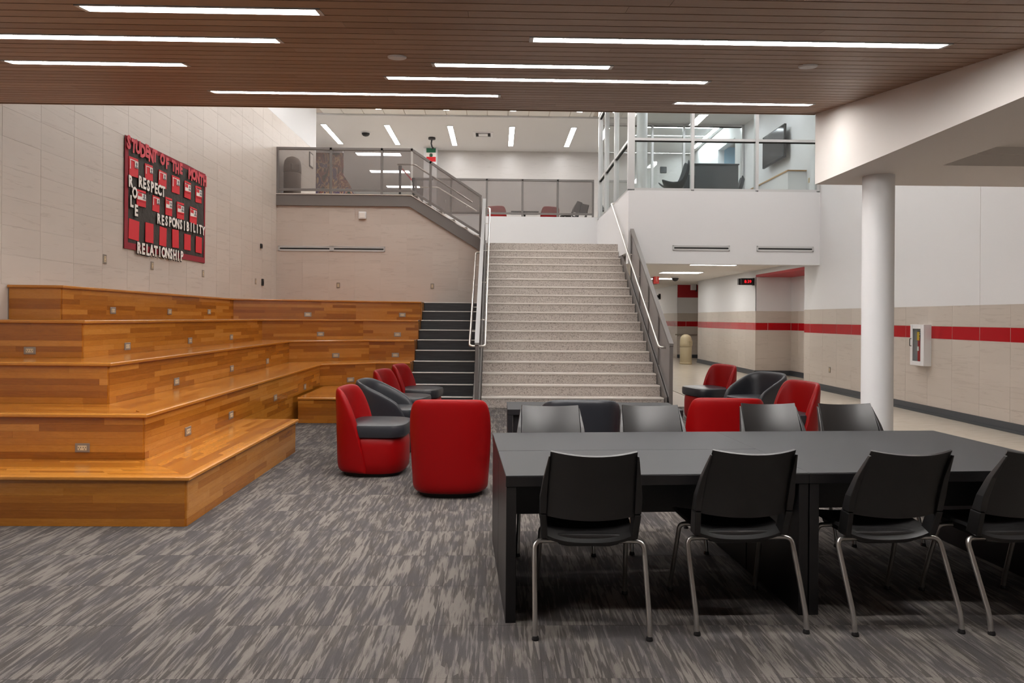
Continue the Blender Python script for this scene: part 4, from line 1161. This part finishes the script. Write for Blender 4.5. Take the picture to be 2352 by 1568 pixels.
def card(zx0, zy0, zx1, zy1, plain_=False, whitebg=False):
    y0, zt_ = local(zx0, zy0); y1, zb_ = local(zx1, zy1)
    if y1 - y0 < .05: return
    tilt = rnd.uniform(-.05, .05)
    c = MB().obox((.018, y0, zb_), (0, y1 - y0, (y1 - y0) * tilt), (0, -(zt_ - zb_) * tilt, zt_ - zb_), (.004 + rnd.uniform(0, .006), 0, 0)).build('card', M_red_card, ban)
    if plain_: return
    h, wv = zt_ - zb_, y1 - y0
    x = .0245 + .004
    MB().box((x, y0 + wv * .05, zb_ + h * .36), (x + .002, y0 + wv * .95, zb_ + h * .88) if whitebg else (x + .002, y0 + wv * .12, zb_ + h * .88)).build('print', M_paper, c)
    MB().box((x, y0 + wv * .12, zb_ + h * .84), (x + .002, y0 + wv * .95, zb_ + h * .88)).build('print', M_paper, c)
    if whitebg:
        MB().box((x + .002, y0 + wv * .08, zb_ + h * .62), (x + .004, y0 + wv * .5, zb_ + h * .82)).build('print', M_red_card, c)
        MB().extr([(x + .002, y0 + wv * .05, zb_ + h * .34), (x + .002, y0 + wv * .95, zb_ + h * .34), (x + .002, y0 + wv * .95, zb_ + h * .44), (x + .002, y0 + wv * .05, zb_ + h * .40)], (.002, 0, 0)).build('print', M_red_card, c)
    MB().box((x + .002, y0 + wv * .55, zb_ + h * .5), (x + .005, y0 + wv * .92, zb_ + h * .82)).build('photo', M_paper, c)
    MB().lathe([(wv * .10, 0), (wv * .10, .002)], (x + .005, y0 + wv * .74, zb_ + h * .71), 12, 'x').build('photo', M_photo, c)
    MB().extr([(x + .005, y0 + wv * .58, zb_ + h * .5), (x + .005, y0 + wv * .90, zb_ + h * .5), (x + .005, y0 + wv * .84, zb_ + h * .6), (x + .005, y0 + wv * .64, zb_ + h * .6)], (.002, 0, 0)).build('photo', M_photo, c)
CARDS = [(237, 350, 330, 583, 0), (402, 425, 480, 618, 0), (540, 486, 618, 683, 0), (680, 545, 757, 750, 0), (808, 600, 872, 797, 1), (926, 655, 985, 846, 1),
         (315, 690, 408, 887, 1), (478, 750, 549, 932, 0), (612, 768, 678, 973, 1), (731, 818, 802, 1012, 1), (863, 866, 932, 1052, 1)]
for x0, y0, x1, y1, wb_ in CARDS: card(x0, y0, x1, y1, False, bool(wb_))
for x0, y0, x1, y1 in [(232, 988, 337, 1218), (406, 1030, 486, 1250), (551, 1070, 621, 1280), (685, 1102, 749, 1303), (808, 1148, 872, 1325), (926, 1172, 986, 1352)]: card(x0, y0, x1, y1, True)
def letters(word, a, b, size, m, back=None, jag=0.0, bold=.012, arcs=None):
    """letters spread from zoomed pixel a to b along the banner"""
    n = len(word); (y0, z0), (y1, z1) = local(*a), local(*b)
    for i, ch in enumerate(word):
        if ch == ' ': continue
        f = i / max(1, n - 1)
        y, z = y0 + (y1 - y0) * f, z0 + (z1 - z0) * f
        y += rnd.uniform(-jag, jag) * .3; z += rnd.uniform(-jag, jag)
        r = rnd.uniform(-1, 1) * jag * 3
        ex = Vector((0, math.cos(r), math.sin(r))); ey = Vector((0, -math.sin(r), math.cos(r)))
        ob = text(ch, size, m, ban, basis((.034, y, z), ex, ey) @ Matrix.Diagonal((.80, 1, 1, 1)), 'letter', .002, bold)
        if back: text(ch, size * 1.03, back, ob, Matrix.Translation((.004, -.006, -.005)), 'letter_backing', .002, bold * 1.9)
letters('STUDENT', (226, 222), (498, 365), .245, M_pink, None, .022, .012)
letters('OF', (575, 400), (622, 440), .225, M_pink, None, .015, .012)
letters('THE', (688, 462), (765, 490), .225, M_pink, None, .015, .012)
letters('MONTH', (862, 540), (1012, 610), .245, M_pink, None, .018, .012)
letters('RESPECT', (345, 622), (582, 722), .215, M_paper, M_slot, .006, .008)
letters('RESPONSIBILITY', (535, 1002), (998, 1122), .205, M_paper, M_slot, .006, .007)
letters('RELATIONSHIP', (330, 1302), (774, 1385), .215, M_paper, M_slot, .006, .008)
for ch, c in zip('ROLE', ((243, 617), (287, 730), (255, 825), (302, 917))): letters(ch, c, c, .215, M_paper, M_slot, .004, .008)

# ================================================================== TABLES
TT = .725
def table(label, loc, rz, L, Wd, H=TT, modesty=True, group='black laminate tables', th=.055, apron=.3, mod_y=None):
    t = thing('table', label, 'table', loc, rz, group)
    MB().box((0, 0, H - .004), (L, Wd, H)).build('table_top', M_lam, t, bevel=.0015, seg=1)
    MB().box((0, 0, H - th), (L, Wd, H - .0042)).build('top_edge', M_lam_edge, t, bevel=.0015, seg=1)
    for x in (.003, L - .053):
        MB().box((x, .003, 0), (x + .05, Wd - .003, H - th - .001)).build('end_panel', M_lam_edge, t, bevel=.0015, seg=1)
    my = Wd * .5 if mod_y is None else mod_y
    MB().box((.056, my - .01, H - th - apron), (L - .056, my + .01, H - th - .001)).build('modesty_panel', M_lam_edge, t)
    return t
TA = R_(3.4)
ex, ey = Vector((math.cos(TA), math.sin(TA), 0)), Vector((-math.sin(TA), math.cos(TA), 0))
T0 = Vector((.045, 3.42, 0))
table('front left black table with a gap seam behind it, nearest the red chair', T0, TA, 1.548, .638, mod_y=.60)
table('rear left black table behind the front one, facing the grey backed chairs', T0 + ey * .645, TA, 1.548, .638, mod_y=.04)
table('wide black table at the right end of the row, running out of the frame', T0 + ex * 1.5488, TA, 1.585, 1.283, mod_y=.64)
table('low dark table in front of the terrazzo stair', (.10, 6.86, 0), 0, 1.74, .62, H=.60, apron=.5, mod_y=.06)

# ================================================================== STACK CHAIRS
def make_chair(label):
    t = thing('stacking_chair', label, 'chair', (0, 0, 0), 0, 'black stacking chairs around the tables')
    # seat pan: grid, thick
    def sheet(fn, nu, nv, th):
        top = [[Vector(fn(i / nu, j / nv)) for i in range(nu + 1)] for j in range(nv + 1)]
        vs = []; ns = []
        for j in range(nv + 1):
            for i in range(nu + 1):
                du = top[j][min(i + 1, nu)] - top[j][max(i - 1, 0)]; dv = top[min(j + 1, nv)][i] - top[max(j - 1, 0)][i]
                ns.append(du.cross(dv).normalized()); vs.append(top[j][i])
        N = len(vs); vs = vs + [v - n * th for v, n in zip(vs, ns)]
        q = lambda j, i: j * (nu + 1) + i
        fs = []
        for j in range(nv):
            for i in range(nu):
                f = (q(j, i), q(j, i + 1), q(j + 1, i + 1), q(j + 1, i)); fs.append(f); fs.append(tuple(N + k for k in reversed(f)))
        for j in range(nv):
            for i in (0, nu): fs.append((q(j, i), q(j + 1, i), N + q(j + 1, i), N + q(j, i)))
        for i in range(nu):
            for j in (0, nv): fs.append((q(j, i), q(j, i + 1), N + q(j, i + 1), N + q(j, i)))
        return MB().raw(vs, fs)
    def seat(u, v):
        s = 2 * u - 1; w_ = .205 + .025 * math.sin(min(1, v * 1.6) * math.pi / 2)
        rr = min(1.0, (1 - v) * 6) if v > .83 else 1
        w_ *= .86 + .14 * math.sqrt(max(0, 1 - (1 - rr) ** 2))
        y = -.12 + .47 * v - .02 * s * s * (v > .5)
        z = .452 - .022 * math.cos(min(v, 1) * math.pi) * .3 + .022 * abs(s) ** 3 * (1 - v * .6) - .035 * max(0, v - .8) * 5 * .6 - .012 * (1 - s * s)
        z -= .03 * max(0, .16 - v) / .16
        return (s * w_, y, z)
    sheet(seat, 12, 10, .016).build('seat', M_chair, t, smooth=True)
    # pan under the seat
    MB().extr([(-.17, -.09, .435), (.17, -.09, .435), (.15, -.09, .385), (.10, -.09, .375), (-.10, -.09, .375), (-.15, -.09, .385)], (0, .34, 0)).build('seat_pan', M_chair, t, bevel=.01)
    def back(u, v):
        s = 2 * u - 1; w_ = .215 - .012 * v
        z = .545 + (.865 - .545) * v + (.016 * (s * s) * v - .012 * (1 - s * s) * (1 - v))
        y = -.150 - .06 * v - .075 * v * v - .048 * (1 - s * s)
        return (s * w_, y, z)
    sheet(back, 12, 6, .010).build('backrest', M_chair, t, smooth=True)
    for sg in (-1, 1):   # side uprights: lower holder and wing that thins out upwards
        MB().extr([(sg * .203, -.125, .424), (sg * .203, -.045, .428), (sg * .213, -.09, .555), (sg * .213, -.165, .555)], (sg * .032, -.006, 0)).build('holder', M_chair, t, bevel=.006)
        vs = []
        for z, y, x0, x1, d in ((.558, -.166, .213, .245, .062), (.64, -.188, .212, .246, .05), (.74, -.226, .208, .232, .036), (.86, -.292, .203, .210, .020)):
            vs += [(sg * x0, y, z), (sg * x1, y, z), (sg * x1, y + d, z), (sg * x0, y + d, z)]
        fs = [(0, 1, 2, 3), (12, 13, 14, 15)] + [(i * 4 + k, i * 4 + (k + 1) % 4, i * 4 + 4 + (k + 1) % 4, i * 4 + 4 + k) for i in range(3) for k in range(4)]
        MB().raw(vs, fs).build('side_wing', M_chair, t, bevel=.004)
        pts = path([(sg * .13, -.07, .400), (sg * .268, -.105, .409), (sg * .268, -.262, .085), (sg * .268, -.272, .012)], .04, 6)
        lg = MB().tube(pts, .0125, 10).build('leg', M_chrome, t, smooth=True)
        MB().lathe([(.017, 0), (.017, .008), (.013, .02)], (sg * .266, -.272, 0), 12).build('foot_glide', M_black, lg)
        pts = path([(sg * .15, .15, .405), (sg * .225, .16, .40), (sg * .240, .270, .05), (sg * .240, .273, .012)], .03, 5)
        lg = MB().tube(pts, .0125, 10).build('leg', M_chrome, t, smooth=True)
        MB().lathe([(.017, 0), (.017, .008), (.013, .02)], (sg * .240, .273, 0), 12).build('foot_glide', M_black, lg)
    return t
FR = ['first black chair from the left on the near side of the tables, back to us', 'second black chair from the left on the near side of the tables', 'third black chair from the left on the near side, before the wide table', 'black chair cut by the right edge on the near side of the tables']
BK = ['grey looking chair farthest left across the tables, facing us', 'second chair from the left across the tables, before the low dark table', 'third chair from the left across the tables, before the low red chair', 'chair across the tables beside the white column']
ch0 = None
SPOTS = [(.457, 3.515, R_(-1), FR[0]), (1.215, 3.575, R_(2), FR[1]), (1.965, 3.57, R_(3), FR[2]), (2.63, 3.58, R_(3), FR[3]),
         (.375, 4.66, R_(180), BK[0]), (1.10, 4.70, R_(181), BK[1]), (2.01, 4.845, R_(181), BK[2]), (2.60, 4.86, R_(183), BK[3])]
for x, y, rz, lb in SPOTS:
    if ch0 is None:
        ch0 = make_chair(lb); ch0.location = (x, y, 0); ch0.rotation_euler = (0, 0, rz)
    else: dup(ch0, (x, y, 0), rz, lb)
for x, y, rz, lb in ((2.35, 22.4, R_(60), 'black chair behind the right end of the gallery guard, left one'), (2.62, 22.9, R_(40), 'black chair behind the right end of the gallery guard, right one')):
    dup(ch0, (x, y, Z3), rz, lb, 'black chairs in the upper gallery')

# ================================================================== LOUNGE CHAIRS
def sup(w_, d, n, a):
    c, s = math.cos(a), math.sin(a)
    return (w_ * math.copysign(abs(c) ** (2 / n), c), d * math.copysign(abs(s) ** (2 / n), s))
def interp(tab, x):
    if x <= tab[0][0]: return tab[0][1]
    for (a, b), (c, d) in zip(tab, tab[1:]):
        if x <= c: return b + (d - b) * (x - a) / (c - a)
    return tab[-1][1]
def make_lounge(label, mshell, mseat, mbase, prof, reach, group, H=.82):
    """prof: (distance from the rear, height of the shell's rim); reach: how far the side walls come forward"""
    t = thing('lounge_chair', label, 'armchair', (0, 0, 0), 0, group)
    TH_ = .085
    plan = []                                     # outer plan points from front right round the rear to front left (unit: full size)
    ns = 18
    yr = -.34
    fr = yr + reach
    if fr > 0.02:
        for k in range(4): plan.append((1.0, fr - fr * k / 4))
    for k in range(ns + 1):
        a = 0 - math.pi * k / ns
        x, y = sup(1.0, .34, 3.1, a); plan.append((x, y))
    if fr > 0.02:
        for k in range(1, 5): plan.append((-1.0, fr * k / 4))
    nz = 6; vs = []; n = len(plan)
    for layer in (0, 1):
        for x, y in plan:
            zt_ = interp(prof, y - yr)
            for j in range(nz + 1):
                f = j / nz; z = .035 + (zt_ - .035) * f
                wv = (.318 + .052 * min(1, z / H)) - (TH_ * (1 - .35 * z / H) if layer else 0)
                dv = 1.0 + .06 * (z / H - .5) * (y < 0)
                yy = y * dv
                if layer: yy = yy + TH_ * (1 - .35 * z / H) * max(0, -y / .34) - (0)
                vs.append((x * wv, yy, z - (.012 if layer else 0) * f))
    q = lambda l, i, j: l * n * (nz + 1) + i * (nz + 1) + j
    fs = []
    for i in range(n - 1):
        for j in range(nz):
            fs.append((q(0, i, j), q(0, i + 1, j), q(0, i + 1, j + 1), q(0, i, j + 1))); fs.append((q(1, i, j + 1), q(1, i + 1, j + 1), q(1, i + 1, j), q(1, i, j)))
        fs.append((q(0, i, nz), q(0, i + 1, nz), q(1, i + 1, nz), q(1, i, nz))); fs.append((q(0, i, 0), q(1, i, 0), q(1, i + 1, 0), q(0, i + 1, 0)))
    for i in (0, n - 1):
        for j in range(nz): fs.append((q(0, i, j), q(0, i, j + 1), q(1, i, j + 1), q(1, i, j)))
    MB().raw(vs, fs).build('backrest', mshell, t, smooth=True, subsurf=2)
    def pad(name, m, w_, yf, yb, z0, z1, rnd_, n_=3.0, taper=0.0):
        lay = [(1 - rnd_ * 1.2, z0), (1 - rnd_ * .25, z0 + (z1 - z0) * .10), (1, z0 + (z1 - z0) * .3), (1 + taper, z0 + (z1 - z0) * .75), (1 - rnd_ * .3 + taper, z1 - (z1 - z0) * .06), (1 - rnd_ * 1.3 + taper, z1)]
        N = 32; v_ = []; f_ = []
        for s_, z in lay:
            for k in range(N):
                a = 2 * math.pi * k / N
                x, y = sup(w_ * s_, 1, n_, a); y = y * (yf if y > 0 else yb) * s_
                v_.append((x, y, z))
        for i in range(len(lay) - 1):
            for k in range(N): f_.append((i * N + k, i * N + (k + 1) % N, (i + 1) * N + (k + 1) % N, (i + 1) * N + k))
        f_.append(tuple(range(N - 1, -1, -1))); f_.append(tuple(range((len(lay) - 1) * N, len(lay) * N)))
        MB().raw(v_, f_).build(name, m, t, smooth=True)
    iw = .318 - TH_ * .8
    wide = .305 if reach < .4 else .255
    pad('seat_base', mbase, wide, .33, .22, .035, .375, .06)
    pad('seat_cushion', mseat, wide + (.012 if reach < .4 else -.01), .345, .23, .365, .495, .08, 4.0)
    pad('plinth', M_rubber, wide - .05, .27, .26, 0, .04, .02)
    return t
P_RED = [(0, .838), (.04, .834), (.075, .825), (.105, .80), (.14, .735), (.18, .65), (.23, .52), (.28, .36), (.32, .20), (.34, .06)]
P_BLK = [(0, .815), (.03, .81), (.08, .795), (.14, .77), (.22, .735), (.35, .675), (.47, .605), (.53, .56), (.57, .49), (.60, .38)]
red = make_lounge('red leather chair turned its back to us beside the front table', M_leath_red, M_leath_blk, M_leath_red, P_RED, .34, 'red lounge chairs with black seats')
red.location = (-.395, 6.05, 0)
blk = make_lounge('black tub armchair between red chairs in the left row', M_leath_blk, M_leath_blk, M_leath_blk, P_BLK, .60, 'black tub armchairs')
blk.location = (-1.22, 7.85, 0); blk.rotation_euler = (0, 0, R_(-93))
for x, y, rz, lb in ((-1.19, 6.80, -93, 'red chair nearest us in the left row, facing right'), (-1.22, 8.98, -98, 'middle red chair of the left row, beyond the black tub chair'), (-1.14, 9.98, -98, 'farthest red chair of the left row, next to the black stair'),
                     (3.16, 10.35, 106, 'red chair nearest the stair guard in the right group, black seat showing'), (3.13, 7.62, 101, 'red chair beside the white column in the right group'), (2.02, 6.28, -3, 'low red chair back behind the far grey chairs')):
    dup(red, (x, y, 0), R_(rz), lb)
dup(blk, (3.40, 9.15, 0), R_(112), 'black tub armchair between red chairs in the right group')
dup(blk, (.735, 6.28, 0), R_(0), 'black tub armchair with its back to us before the low dark table')
dup(red, (-.02, 23.2, Z3), R_(-20), 'red chair behind the gallery guard, left one', 'red chairs in the upper gallery')
dup(red, (1.62, 23.2, Z3), R_(25), 'red chair behind the gallery guard, right one', 'red chairs in the upper gallery')
t = thing('side_table', 'small dark table between the red gallery chairs', 'table', (.85, 23.0, Z3))
MB().box((-.45, -.3, .6), (.45, .3, .64)).build('table_top', M_lam_edge, t, bevel=.004)
MB().lathe([(.035, .02), (.035, .6)], n=12).build('post', M_black, t)
MB().lathe([(.22, 0), (.22, .015), (.05, .03)], n=20).build('base', M_black, t)
